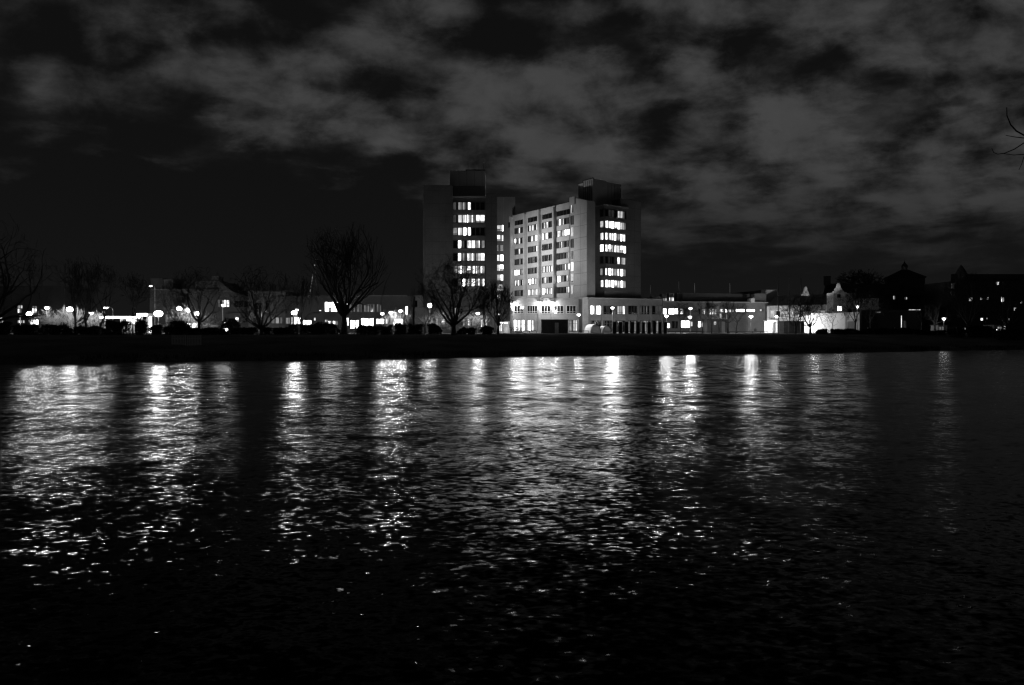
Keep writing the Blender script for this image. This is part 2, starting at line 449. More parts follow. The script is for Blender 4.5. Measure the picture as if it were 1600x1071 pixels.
# corner bay tower
B0 = (X(930.4, 195.3), 195.3); B1 = (X(944.3, 192.5), 192.5); B2 = along(B1, U, 981.4)
zb = Z(321, 192.5)
mb = MB(); mb.prism([B0, B1, B2, off(B2, W, 9), off(B0, W, 9)], 9.0, zb, 'brick_mid', 'roof'); mb.build('bay_wall', hosp)
mb = MB(); mb.prism([(B0[0]-.1, B0[1]-.1), (B1[0], B1[1]-.25), (B2[0]+.15, B2[1]-.1), off(B2, W, 1), off(B0, W, 1)], zb, zb+.35, 'concrete'); mb.build('bay_coping', hosp)
S0 = (X(970, 197), 197.0); S1 = along(S0, U, 1001.4)
mb = MB(); mb.prism([S0, S1, off(S1, W, 12), off(S0, W, 12)], 9.0, Z(310.7, 197), 'brick_mid', 'roof'); joints(mb, Fac(S0, S1), 12, 40, 3); mb.build('stair_shaft', hosp)
fb1 = Fac(B0, B1); fb2 = Fac(B1, B2)
RT = [([0], [0, .06, .06, 0, 1, 1, .3]), ([1], [1, 1, 1, .85, 1, 1, 1]), ([1], [1, 1, 1, 1, 1, 1, .85]), ([1], [1, 1, 1, 1, .85, 1, 1]), ([0], [.0, .06, 0, .06, 1, 1, 1]), ([1], [1, 1, .85, 1, .85, 1, .7]), ([1], [1, 1, 1, 1, 1, 1, .7])]
for r in range(7):
    zc = 36.05-3.345*r+ (0 if r else -.1)
    window(hosp, fb1, fb1.len-1.55, fb1.len-.35, zc-.95, zc+.95, RT[r][0], bar=.24)
    window(hosp, fb2, .3, fb2.len-1.0, zc-.95, zc+.95, RT[r][1], bar=.26)
    mb = MB(); fb2.box(mb, .1, fb2.len+.25, .0, .45, zc-2.25, zc-1.12, 'conc_dark'); mb.build('spandrel', hosp)
# roof houses
A0 = (X(926, 194.8), 194.8); A1 = along(A0, W, 911.5)
mb = MB(); mb.prism([A0, off(A0, U, 5), off(A1, U, 5), A1], zt_w-1, Z(279.5, 194.8), 'panel', 'roof')
fa = Fac(A0, A1)
for k in range(5): fa.box(mb, .4+k*.85, .62+k*.85, .0, .08, zt_w, Z(281, 194.8), 'conc_dark')
fa.box(mb, -.2, fa.len+.2, -.3, .25, Z(279.5, 194.8), Z(278, 194.8), 'roof')
mb.build('roof_house', hosp)
P0 = (X(928.5, 196), 196.0); P1 = along(P0, U, 970.5)
mb = MB(); mb.prism([P0, P1, off(P1, W, 7), off(P0, W, 7)], zb-2, Z(281.8, 196), 'panel', 'roof')
fp = Fac(P0, P1)
fp.box(mb, 1.2, fp.len*.42, -.6, .1, Z(281.8, 196), Z(280.6, 196), 'roof')
for k in range(1, 8): fp.box(mb, fp.len*k/8-.04, fp.len*k/8+.04, .0, .04, zb, Z(283, 196), 'conc_dark')
mb.build('roof_house', hosp)

# ------------------------------------------------------------------ left hospital tower
lt = thing('hospital_tower', 'darker left hospital tower with windowless brick shafts and one column of ribbon windows', 'building')
mb = MB(); mb.prism([(X(660.8, 179), 179), (X(664.4, 177), 177), (X(707.5, 177.7), 177.7), (X(707.5, 177.7)-.2, 190), (X(660.8, 179), 190)], GZ-.3, Z(289, 177), 'brick', 'roof'); joints(mb, Fac((X(664.4, 177), 177), (X(707.5, 177.7), 177.7)), 6, Z(289, 177), 4); mb.build('brick_shaft', lt)
mb = MB(); mb.prism([(X(759, 177.3), 177.3), (X(776.6, 177.6), 177.6), (X(776.6, 177.6)-.3, 190), (X(759, 177.3), 190)], GZ-.3, Z(302.6, 177.4), 'brick', 'roof'); joints(mb, Fac((X(759, 177.3), 177.3), (X(776.6, 177.6), 177.6)), 6, Z(302.6, 177.4), 2); mb.build('brick_shaft', lt)
mb = MB(); mb.prism([(X(707.3, 178.2), 178.2), (X(759.2, 178.2), 178.2), (X(759.2, 178.2), 189.8), (X(707.3, 178.2), 189.8)], GZ-.3, Z(306.9, 178.2), 'brick', 'roof'); mb.build('bay_wall', lt)
mb = MB(); mb.box(X(703, 181), X(757.6, 181), 181, 188, Z(307, 178), Z(267, 181), 'panel', 'roof')
for px in (717.3, 729.4, 741.4, 753.2): mb.box(X(px, 181)-.05, X(px, 181)+.05, 180.96, 181, Z(292, 181), Z(267.5, 181), 'conc_dark')
mb.box(X(703.2, 181), X(757.4, 181), 180.97, 181, Z(292.6, 181), Z(291.8, 181), 'conc_dark')
mb.box(X(727.5, 181), X(758.2, 181), 180.8, 185, Z(267, 181), Z(265.4, 181), 'roof')
mb.box(X(740, 182), X(743, 182), 182, 183, Z(265.4, 181), Z(263.4, 181), 'roof')
for px, h in ((731, 2.6), (748, 1.5), (755.5, 3.4)): mb.tube([(X(px, 182), 183, Z(265.4, 181)-.1), (X(px, 182), 183, Z(265.4, 181)+h)], [.06, .03], 5, 'metal')
mb.build('roof_house', lt)
fl = Fac((X(707.3, 178.2), 178.2), (X(759.2, 178.2), 178.2))
mb = MB(); fl.box(mb, .05, fl.len-.05, .0, .25, Z(309, 178), Z(306.7, 178), 'concrete'); mb.build('bay_coping', lt)
LL = [[.15, 1, 1, .85, 0, 0, 0], [.15, 1, 1, 1, .85, .85, .85], [.5, 1, 1, 1, 0, 0, 0], [0, 1, .15, 1, .85, .85, .5], [0, 1, .5, 1, .85, .85, .85], [.5, 1, 1, 1, .85, .85, .85], [0, 1, 1, 1, .85, .85, .85]]
for r in range(7):
    y0 = 316.6+19.9*r
    pwindow(lt, fl, 708.4, 757, y0, y0+11.4, LL[r], bar=.27)
    mb = MB(); fl.box(mb, .12, fl.len-.12, .0, .5, Z(y0+18.9, 178.2), Z(y0+12.6, 178.2), 'conc_dark'); mb.build('spandrel', lt)
# link stair between the towers, further back
mb = MB(); mb.box(X(764, 225), X(805, 225), 225, 234, GZ-.3, Z(308, 225), 'brick', 'roof')
mb.box(X(786.9, 225)-.06, X(786.9, 225)+.06, 224.95, 225, GZ+5, Z(308.5, 225), 'conc_dark')
mb.build('stair_core', lt)
fs = Fac((X(764, 225), 225), (X(805, 225), 225))
for i in range(8):
    yc = 357.2+15.45*i
    pwindow(lt, fs, 777, 786.2, yc-4.9, yc+4.3, [[1, 1], [1, .85], [1, .5], [.85, 1], [1, 1], [1, 1], [1, .85], [.7, .5]][i], bar=.16, transom=.3)
# low ground storey behind the trees
mb = MB(); mb.box(X(648, 172), X(770, 172), 172, 176.9, GZ-.3, Z(480, 172), 'brick', 'roof'); mb.build('entrance_storey', lt)
fe = Fac((X(648, 172), 172), (X(770, 172), 172))
for a, b_, y0, y1, lv in ((668, 676, 497, 508, [.3, .5]), (682, 688, 498, 510, [.7, .5]), (690, 695, 499, 508, [.85]), (724, 729, 499, 509, [.7]), (731, 735, 499, 509, [.85]), (738, 744, 500, 509, [.7, .5]), (752, 761, 500, 511, [.85, .5, .7]), (711, 722, 478+4, 490, [.5, .3, .15])):
    pwindow(lt, fe, a, b_, y0, y1, lv, bar=.1)

# ------------------------------------------------------------------ low front wing
pod = thing('hospital_wing', 'low two storey hospital wing under the towers with rows of square windows', 'building')
L0 = (X(797, 180), 180.0); L1 = (X(904, 186), 186.0); Q0 = (X(919, 182.5), 182.5); Q1 = (X(1035, 192.5), 192.5)
zp = 11.35
mb = MB(); mb.prism([L0, L1, (L1[0], 187.2), (L0[0], 196)], GZ-.3, zp, 'concrete', 'roof'); mb.build('wall', pod)
mb = MB(); mb.prism([(L1[0]+.02, 186.2), (X(912, 186.3), 186.3), (X(912, 187.2), 187.3), (L1[0]+.02, 187.2)], GZ-.3, zp-.1, 'conc_dark', 'roof'); mb.build('wall', pod)
mb = MB(); mb.prism([(X(911.8, 183.0), 183.0), (Q0[0], 182.5), (Q0[0], 187.0), (X(911.8, 183), 187.1)], GZ-.3, zp+.25, 'concrete', 'roof'); mb.build('wall', pod)
mb = MB(); mb.prism([(Q0[0]+.02, Q0[1]), Q1, (Q1[0]-4, 212), (Q0[0]+.02, 187.4)], GZ-.3, zp, 'podium', 'roof'); mb.build('wall', pod)
fL = Fac(L0, L1); fQ = Fac(Q0, Q1)
mb = MB(); fL.box(mb, -.1, fL.len-.1, -.6, .18, zp, zp+.22, 'panel'); mb.build('coping', pod)
mb = MB(); fQ.box(mb, .1, fQ.len, -.6, .18, zp, zp+.22, 'panel'); mb.build('coping', pod)
for px in (800.2, 821, 842, 862.5, 882.7, 902.5):
    s_ = fL.s_of(px); mb = MB(); fL.box(mb, s_-.28, s_+.28, .0, .3, GZ-.3, 6.0+(3.3 if px < 870 else 0), 'concrete'); mb.build('pilaster', pod)
for px in (920.8, 940.8, 959.6, 978.5, 997.3, 1016.5, 1033.6):
    s_ = fQ.s_of(px); mb = MB(); fQ.box(mb, s_-.24, s_+.24, .0, .22, GZ-.3, 9.4, 'podium'); mb.build('pilaster', pod)
for (a, b_, lv) in ((803.4, 817.2, [0, .06, 0]), (824.2, 839, [.06, .06, 0, 0]), (846, 859.6, [0, .06, 0]), (865.6, 879.8, [0, .06, 0]), (885.5, 899.5, [0, .06, 0])):
    pwindow(pod, fL, a, b_, 478.2, 489.4, lv, bar=.13, frame='frame_white', transom=.2)
pwindow(pod, fL, 803, 834.5, 500.6, 517.5, [1, 1, .85, 1, 1, .85, 1, 1, .85], bar=.08, transom=.62, name='shop_window')
pwindow(pod, fL, 889.5, 901.5, 500.6, 518, [1, .5, 1, .85], bar=.08, transom=.7, name='shop_window')
for (a, b_, lv) in ((922.6, 938.6, [1.3, 1, 1, 1.3]), (943.2, 956, [0, .06, 0]), (962.4, 976, [.7, .5, .85]), (982, 994.8, [0, 0, 0]), (1000.2, 1013.8, [.15, .15, .3]), (1019, 1032.8, [0, .15, .15])):
    pwindow(pod, fQ, a, b_, 478.6, 491, lv, bar=.12, frame='frame' if lv[0] < 1 else 'frame_white', transom=.18)
for (a, b_, lv) in ((923.5, 938.2, [.15, .3, .15]), (943, 956.4, [.15, .15, .06]), (962.4, 976, [.06, .3, .15]), (981.8, 995, [.3, .15, .3]), (1000.6, 1014, [.15, .5, .3]), (1019.4, 1032.6, [0, .5, .15])):
    pwindow(pod, fQ, a, b_, 501.5, 518.4, lv, bar=.12, transom=.75)
# bulkhead lamps under the eaves: fittings are parts of the wing
for px in (802, 844, 864.4):
    s_ = fL.s_of(px); z_ = Z(474.6, fL.depth(s_))
    mb = MB(); fL.box(mb, s_-.55, s_+.55, .3, 1.5, z_+.2, z_+.32, 'metal_dark'); lo = mb.build('wall_lamp', pod)
    mb = MB(); q = fL.p(s_, .95, z_); mb.lathe([(0.01, .19), (.24, .17), (.36, .0), (.26, -.15), (.01, -.22)], 12, 'lamp_wall', q); mb.build('lamp_bulb', lo, smooth=True)
    ld = bpy.data.lights.new('lamp_light', 'POINT'); ld.shadow_soft_size = .39; ld.energy = 4*math.pi**2*.39*.39*330*.6
    lq = bpy.data.objects.new('lamp_light', ld); col.objects.link(lq); lq.parent = lo; lq.location = (q[0], q[1], q[2]-.22)

# roof plant boxes on the wing
g = 'plant boxes on the low wing roof'
def plant_box(px0, px1, py0, py1, Y, label, lit=None, cat='roof box'):
    t = thing('roof_plant_box', label, cat, group=g)
    mb = MB(); z0 = zp-.05 if Y < 205 else Z(py1, Y)
    mb.box(X(px0, Y), X(px1, Y), Y, Y+4, z0, Z(py0, Y), 'concrete', 'roof'); 
    k = 3
    for i in range(1, k): mb.box(X(px0+(px1-px0)*i/k, Y)-.05, X(px0+(px1-px0)*i/k, Y)+.05, Y-.04, Y, z0, Z(py0, Y), 'conc_dark')
    mb.build('housing', t)
    if lit:
        ff = Fac((X(px0, Y), Y), (X(px1, Y), Y)); pwindow(t, ff, px0+1, px1-1, lit[0], lit[1], [.85, .7, .85], bar=.08)
    return t
t = thing('roof_vault', 'grey half round skylight vault low on the wing roof beside the right tower', 'skylight', group=g)
mb = MB(); Yv = 200.0; x0, x1 = X(1001.5, Yv), X(1017.5, Yv); n = 8
pts = [(x0, zp)] + [(x0+(x1-x0)*(.12+.88*i/n), zp+1.05*math.sin(math.pi*min(1, .42+.58*i/n))) for i in range(n+1)]
v0 = len(mb.v); k = len(pts)
mb.v += [(x, Yv, z) for x, z in pts]+[(x, Yv+5, z) for x, z in pts]
for i in range(k-1): mb.f.append((v0+i, v0+i+1, v0+k+i+1, v0+k+i)); mb.mi.append(mb.m('concrete'))
mb.f.append(tuple(v0+i for i in range(k))); mb.mi.append(mb.m('concrete')); mb.build('vault', t)
plant_box(1018.5, 1033.5, 463.6, 468, 201, 'wide low grey plant box beside the skylight vault on the wing roof')
plant_box(1034.6, 1042.8, 459.6, 471, 206, 'left of two tall roof boxes with a lit window at its foot', (466.4, 470.6))
plant_box(1044.8, 1053.4, 458.2, 471, 206, 'right of two tall roof boxes with a lit window at its foot', (465.2, 470.6))
plant_box(1058.4, 1066.2, 457.4, 471.5, 207, 'plain grey roof box against the long black roof storey')

# hidden-from-view floodlight behind the left tower that washes the ward wing
def floodlight(label, loc, aim, energy, size, blend, stand):
    t = thing('floodlight', label, 'floodlight', loc, 'floodlights washing the walls')
    mb = MB()
    if stand == 'wall': mb.box(-.9, .2, -.9, -.7, -.1, .1, 'metal_dark'); mb.box(-.1, .1, -.8, .1, -.1, .1, 'metal_dark')
    else: mb.box(-.12, .12, -.12, .12, -.6, .1, 'metal_dark'); mb.box(-.4, .4, -.4, .4, -.75, -.6, 'stone')
    mb.build('bracket', t)
    mb = MB(); mb.lathe([(.02, -.35), (.3, -.32), (.42, .12), (.36, .12), (.02, -.1)], 12, 'metal_dark'); h = mb.build('housing', t)
    d = Vector(aim)-Vector(loc); h.rotation_euler = d.to_track_quat('Z', 'Y').to_euler()
    ld = bpy.data.lights.new('flood_beam', 'SPOT'); ld.energy = energy; ld.spot_size = math.radians(size); ld.spot_blend = blend; ld.shadow_soft_size = .3
    lo = bpy.data.objects.new('flood_beam', ld); col.objects.link(lo); lo.parent = t
    q = d.normalized()*.2; lo.location = q; lo.rotation_euler = d.to_track_quat('-Z', 'Y').to_euler()
    return t
floodlight('floodlight on a bracket behind the right rear corner of the left tower', (-5.0, 190.9, 24.0), (8.5, 204, 22), 24000, 150, 1.0, 'wall')
floodlight('ground floodlight behind the black shed aimed at the old brick front', (X(1240, 166), 166, GZ+.7), (X(1250, 188), 188, 6.5), 14000, 130, .8, 'ground')
floodlight('ground floodlight behind the low shrub aimed at the white annex', (X(1300, 160), 160, GZ+.7), (X(1306, 174), 174, 7.5), 600, 140, .8, 'ground')
floodlight('ground floodlight left of the lit porch aimed at the grey wall', (X(1180, 182), 182, GZ+.7), (X(1182, 197), 197, 5.5), 1500, 140, .8, 'ground')

# ------------------------------------------------------------------ other buildings
def block(name, label, px0, px1, ytop, Y0, Y1=None, depth=12, mat='brick', top='roof', cat='building', ybase=None, part='wall'):
    Y1 = Y1 or Y0
    t = thing(name, label, cat)
    A = (X(px0, Y0), Y0); B = (X(px1, Y1), Y1); ff = Fac(A, B); n = -ff.n
    mb = MB(); mb.prism([A, B, off(B, n, depth), off(A, n, depth)], GZ-.3, Z(ytop, Y0), mat, top)
    mb.build(part, t)
    return t, ff
def add_box(t, px0, px1, py0, py1, Y, depth, mat, name):
    mb = MB(); mb.box(X(px0, Y), X(px1, Y), Y, Y+depth, Z(py1, Y), Z(py0, Y), mat); return mb.build(name, t)

# far left block
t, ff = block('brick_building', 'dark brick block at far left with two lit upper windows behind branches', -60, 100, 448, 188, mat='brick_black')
pwindow(t, ff, 28, 35, 477.6, 482, [.7, .85], bar=.1); pwindow(t, ff, 28, 34.5, 483, 489, [.85, .3], bar=.1)
pwindow(t, ff, 51, 57.6, 478.6, 482, [.3, .5], bar=.1); pwindow(t, ff, 51, 57.6, 482.6, 489.5, [1, .85], bar=.1)
pwindow(t, ff, 27.5, 38.5, 501, 504.8, [.85, .5, 1], bar=.1); pwindow(t, ff, 48, 60, 500, 507, [1, 1, 1.3], bar=.1)
pwindow(t, ff, -6, 5, 497, 507, [1.3, 1], bar=.1)
add_box(t, -60, 100, 447, 449, 187.8, 1, 'roof', 'gutter')

# bus shelter / porch with lit roof
t = thing('bus_shelter', 'small white lit shelter beside the brightest lamp on the left', 'shelter')
Y = 168.0
mb = MB(); mb.box(X(213, Y), X(231, Y), Y, Y+3, Z(494.4, Y), Z(489.8, Y), 'render_white'); mb.build('roof', t)
mb = MB(); mb.quad((X(213.5, Y), Y-.03, Z(494, Y)), (X(230.5, Y), Y-.03, Z(494, Y)), (X(230.5, Y), Y-.03, Z(490.2, Y)), (X(213.5, Y), Y-.03, Z(490.2, Y)), 'lit_full'); mb.build('light_box', t)
for px in (214.5, 221, 229.5):
    mb = MB(); mb.box(X(px, Y)-.12, X(px, Y)+.12, Y+.1, Y+.34, GZ-.1, Z(494.4, Y), 'render_white'); mb.build('post', t)
mb = MB(); mb.box(X(222, Y), X(226, Y), Y+2, Y+2.1, GZ, Z(495, Y), 'metal_dark'); mb.box(X(226, Y), X(230, Y), Y+2, Y+2.1, GZ, Z(495, Y), 'lit_full'); mb.build('back_panel', t)
t = thing('covered_walkway', 'long low walkway roof with a glowing edge running left from the lit shelter', 'walkway')
Y = 172.0
mb = MB(); mb.box(X(153, Y), X(213, Y), Y, Y+2.5, Z(494.6, Y), Z(493.6, Y), 'metal_dark'); mb.build('roof', t)
mb = MB(); mb.box(X(155, Y), X(212, Y), Y+.1, Y+2, Z(497.2, Y), Z(494.8, Y), 'lit_strong'); mb.build('light_strip', t)
for px in (156, 168, 181, 197, 210):
    mb = MB(); mb.box(X(px, Y)-.1, X(px, Y)+.1, Y+2.1, Y+2.3, GZ-.1, Z(494.6, Y), 'metal'); mb.build('post', t)
t = thing('glass_pavilion', 'low brightly lit glass front under the glowing walkway left of the shelter', 'pavilion')
Y = 175.0
mb = MB(); mb.box(X(190, Y), X(216, Y), Y, Y+4, GZ-.3, Z(498.8, Y), 'concrete'); mb.build('wall', t)
pwindow(t, Fac((X(190, Y), Y), (X(216, Y), Y)), 193, 215, 499.4, 506, [1, 1.3, 1.3, 1.3, 1], bar=.06)

# dark block with roof boxes behind the brightest lamp
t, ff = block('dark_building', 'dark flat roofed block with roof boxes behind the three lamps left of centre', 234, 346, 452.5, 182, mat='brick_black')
add_box(t, 235, 254, 435, 452.5, 184, 5, 'brick_black', 'roof_box'); add_box(t, 255.5, 270, 436.5, 452.5, 183.6, 5, 'roof', 'roof_box')
add_box(t, 305, 343.4, 439, 453, 184, 5, 'roof', 'roof_box'); add_box(t, 331, 342, 432, 439, 185, 3, 'roof', 'chimney')
add_box(t, 236, 290, 452, 453.4, 181.8, .6, 'brick', 'coping')
pwindow(t, ff, 293, 309, 505.5, 512, [1.3, 1, 1.3, 1], bar=.1); pwindow(t, ff, 312, 340, 508, 511, [.3, .5, .3, .5, .3], bar=.1)
pwindow(t, ff, 259, 268, 492, 503, [.3, .15], bar=.1)
pwindow(t, ff, 296, 304, 498, 503.5, [.15, .3], bar=.1)
# gabled house
t = thing('gabled_house', 'gabled house with a bright three pane window behind a small lamp', 'house')
Y = 180.0
mb = MB(); mb.box(X(341, Y), X(390, Y), Y, Y+12, GZ-.3, Z(464, Y), 'brick_black', 'roof'); mb.build('wall', t)
mb = MB(); n = len(mb.v)
gx = [(X(342, Y), Z(464, Y)), (X(343, Y), Z(440, Y)), (X(362, Y), Z(455, Y)), (X(388, Y), Z(464, Y))]
mb.v += [(x, Y+.02, z) for x, z in gx]+[(x, Y+11, z) for x, z in gx]
mb.f += [(n, n+1, n+2, n+3), (n+4, n+7, n+6, n+5)]+[(n+i, n+i+4, n+(i+1) % 4+4, n+(i+1) % 4) for i in range(4)]
mb.mi += [mb.m('brick_black')]*2+[mb.m('roof')]*4; mb.build('gable', t)
ff = Fac((X(341, Y), Y), (X(390, Y), Y))
pwindow(t, ff, 341.5, 358.2, 469.5, 479.6, [.3, 1, .85], bar=.12, transom=.35)
pwindow(t, ff, 366.5, 387.5, 470.5, 480.5, [0, 0, 0], bar=.12); pwindow(t, ff, 349, 358, 503.8, 505.4, [1, .85], bar=.05)
pwindow(t, ff, 349.2, 359.6, 513.4, 518.6, [1, 1, 1], bar=.08); pwindow(t, ff, 368, 384, 496, 504, [0, .06, 0], bar=.1)
# two storey building behind the spreading tree
t, ff = block('two_storey_building', 'pale two storey building seen through the branches of the wide low tree', 388, 446, 455.2, 178, mat='brick')
pwindow(t, ff, 398, 409, 474, 495, [0, 0], bar=.1); pwindow(t, ff, 415, 421, 473, 488, [0, .06], bar=.1)
pwindow(t, ff, 396, 411, 497, 509, [0, 0, 0], bar=.1)
for a, b_, l in ((418, 422.5, .15), (424.5, 429, .3), (431, 436, .5), (438, 441, .3)): pwindow(t, ff, a, b_, 496.5, 505.6, [l], bar=.12)
add_box(t, 388, 446, 454.6, 456, 177.8, .5, 'brick', 'coping')
# long dark building right of it
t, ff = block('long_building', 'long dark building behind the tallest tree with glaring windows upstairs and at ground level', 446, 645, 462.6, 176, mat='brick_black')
add_box(t, 560, 636, 461.6, 463, 175.8, .6, 'brick', 'coping')
pwindow(t, ff, 508.2, 527.6, 472.6, 487, [1.3, 1, 1.3, 1.3], bar=.08, transom=.3)
pwindow(t, ff, 534.8, 543, 474, 486, [1.3, 1.3], bar=.08)
for a, b_ in ((546, 556), (558.5, 566), (569, 577), (579, 585), (589, 596)): pwindow(t, ff, a, b_, 476, 487.5, [.3, .15, .3], bar=.1)
for a, b_, y0, y1, lv in ((447, 455, 497, 506, [.5, .3]), (455.5, 463, 496, 507, [1, 1]), (465.6, 471, 497, 506, [1]), (474, 486.2, 501, 510.5, [1.3, 1.3]), (513, 528, 502, 508, [.85, .5, 1, .3]), (540, 545, 497, 509, [1, .85]), (548, 560.4, 501, 513.5, [1.3, 1, 1.3]), (565, 583.6, 498, 510, [1.3, 1.3, 1, 1.3]), (588.6, 605.5, 499, 506, [1, 1.3, 1]), (612.6, 630, 499, 508.6, [1, 1.3, 1.3, 1]), (634.2, 637.6, 479.4, 491.6, [1]), (490.5, 493, 497, 501, [.85]), (508, 512, 500, 503, [.7]), (499, 502, 485, 486.2, [.85])):
    pwindow(t, ff, a, b_, y0, y1, lv, bar=.08, transom=.4 if y1-y0 > 9 else None)
t, ff = block('brick_annex', 'plain brick annex between the long dark building and the left tower', 645.6, 662, 461.5, 180.5, mat='brick_light', depth=6)
add_box(t, 645.6, 652, 470, 480, 180.45, .04, 'glass', 'window')
# slender lattice mast with strings of lights
Y = 210.0
t = thing('lattice_mast', 'slender tapering lattice mast sparkling behind the left side of the tallest tree', 'mast')
mb = MB(); apex = (X(491.5, Y), Y, Z(414.5, Y)); bz = Z(462, Y); feet = [(X(485, Y), Y-1), (X(497, Y), Y-1), (X(497, Y), Y+1.4), (X(485, Y), Y+1.4)]
lvls = 9
def mp_(c, k): return tuple(Vector((c[0], c[1], bz)).lerp(Vector(apex), k/lvls*.97))
for c in feet:
    mb.tube([(c[0], c[1], GZ-.2), mp_(c, 0), mp_(c, lvls)], [.09, .08, .05], 4, 'metal')
for k in range(lvls):
    for i in range(4): mb.tube([mp_(feet[i], k), mp_(feet[(i+1) % 4], k+1)], [.04, .04], 3, 'metal')
mb.build('lattice', t)
mb = MB()
for k in range(19):
    p = Vector((feet[0][0], feet[0][1], bz)).lerp(Vector(apex), (k+RND.uniform(-.3, .3))/26)
    r = RND.uniform(.05, .12); mb.lathe([(.005, r), (r, 0), (.005, -r)], 5, 'bead', p)
for k in range(7):
    p = Vector((feet[1][0], feet[1][1], bz)).lerp(Vector(apex), .12+k*.06+RND.uniform(-.02, .02))
    mb.lathe([(.005, .06), (.06, 0), (.005, -.06)], 5, 'lit_soft', p)
mb.lathe([(.01, .22), (.2, 0), (.01, -.2)], 6, 'bead', apex)
mb.build('light_string', t)

# right: long flat wing beyond the low front wing
t, ff = block('flat_roofed_wing', 'long flat roofed wing with black roof storey and lit windows behind small trees', 1035.4, 1201, 472, 193, 198, depth=8, mat='conc_dark')
mb = MB(); mb.prism([(X(1066.5, 200), 200), (X(1181, 204), 204), (X(1181, 212), 212), (X(1066.5, 210), 210)], Z(472.5, 200), [Z(458, 200), Z(459.5, 204), Z(459.5, 206), Z(458, 206)], 'roof'); mb.build('roof_storey', t)
mb = MB(); mb.prism([(X(1140, 207), 207), (X(1198, 207), 207), (X(1198, 216), 216), (X(1140, 216), 216)], Z(470, 207), [Z(459, 207), Z(452.5, 207), Z(452.5, 212), Z(459, 212)], 'roof'); mb.build('upper_roof', t)
add_box(t, 1173, 1179.5, 466.5, 473.5, 196, 3, 'brick_light', 'roof_hatch'); add_box(t, 1179, 1197, 459, 474, 199.5, 3, 'brick', 'stair_head')
for a, b_, y0, y1, lv in ((1036.4, 1040.6, 482.6, 490.8, [1.3]), (1045, 1059, 482.6, 491, [1, 1.3, 1]), (1063, 1067.5, 483, 491, [.85]), (1091, 1102.6, 483, 491.4, [.3, .15, .3, .85]), (1107.4, 1119, 483, 491.4, [.85, .85, .7]), (1124.6, 1135.6, 483.4, 488, [.85, 1, 1]), (1138.4, 1146, 484, 488, [.85, .7]), (1150.2, 1163, 483.6, 487.2, [1.3]), (1166.6, 1179, 483.8, 487, [1.3]), (1187, 1192, 483.6, 486.4, [1]), (1043, 1047, 505.5, 512.5, [1]), (1050, 1058.5, 502.5, 513, [0, .06]), (1063.6, 1076.6, 501.6, 512, [1.3, 1.3, 1.3]), (1079, 1082, 503, 510, [.7]), (1091, 1102, 502.8, 511, [1.3, 1, 1.3]), (1124.4, 1136, 490.5, 498.5, [.7, .15, .5])):
    pwindow(t, ff, a, b_, y0, y1, lv, bar=.09)
for px in (1088, 1160, 1168.5):
    s_ = ff.s_of(px); mb = MB(); ff.box(mb, s_-.1, s_+.1, .0, .15, GZ-.2, Z(488, 195), 'conc_dark'); mb.build('pilaster', t)
mb = MB(); ff.box(mb, ff.s_of(1139), ff.s_of(1199), .0, .35, Z(504.6, 196), Z(503.2, 196), 'conc_dark'); mb.build('ledge', t)
mb = MB(); ff.box(mb, ff.s_of(1149), ff.s_of(1199), .0, .1, Z(503, 196), Z(489, 196), 'brick_mid'); mb.build('light_panel', t)
mb = MB(); ff.box(mb, 0, ff.len, .0, .25, Z(472.6, 194), Z(471.4, 194), 'panel'); mb.build('coping', t)

# small hut with a notice
t = thing('utility_hut', 'small dark flat roofed hut with a white notice behind the thin trees', 'hut')
Y = 182.0
mb = MB(); mb.box(X(1105, Y), X(1138, Y), Y, Y+4, GZ-.2, Z(500.5, Y), 'brick', 'roof'); mb.build('wall', t)
mb = MB(); mb.box(X(1104, Y), X(1139, Y), Y-.3, Y+4.3, Z(500.5, Y), Z(499.3, Y), 'roof'); mb.build('roof', t)
fh = Fac((X(1105, Y), Y), (X(1138, Y), Y))
mb = MB(); fh.box(mb, fh.s_of(1127.6), fh.s_of(1132.6), .0, .06, GZ, Z(503, Y), 'metal'); mb.build('door', t)
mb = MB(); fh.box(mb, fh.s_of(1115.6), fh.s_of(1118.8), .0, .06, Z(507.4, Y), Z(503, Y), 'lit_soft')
sx = fh.s_of(1117.2); sz = Z(505.3, Y)
fh.box(mb, sx-.13, sx+.13, .06, .075, sz-.2, sz+.06, 'frame'); fh.box(mb, sx-.04, sx+.04, .06, .075, sz+.08, sz+.22, 'frame'); mb.build('notice_sign', t)

# old brick building with stepped gables, floodlit front
ob = thing('old_brick_building', 'old brick building with two pointed gables and a floodlit pale front', 'building')
G0 = (X(1198, 196), 196.0); G1 = (X(1300, 182), 182.0)
fo = Fac(G0, G1); n = -fo.n
ze = Z(475.2, 182)
mb = MB(); mb.prism([G0, G1, off(G1, n, 10), off(G0, n, 10)], GZ-.3, ze, 'old_brick', 'roof'); mb.build('wall', ob)
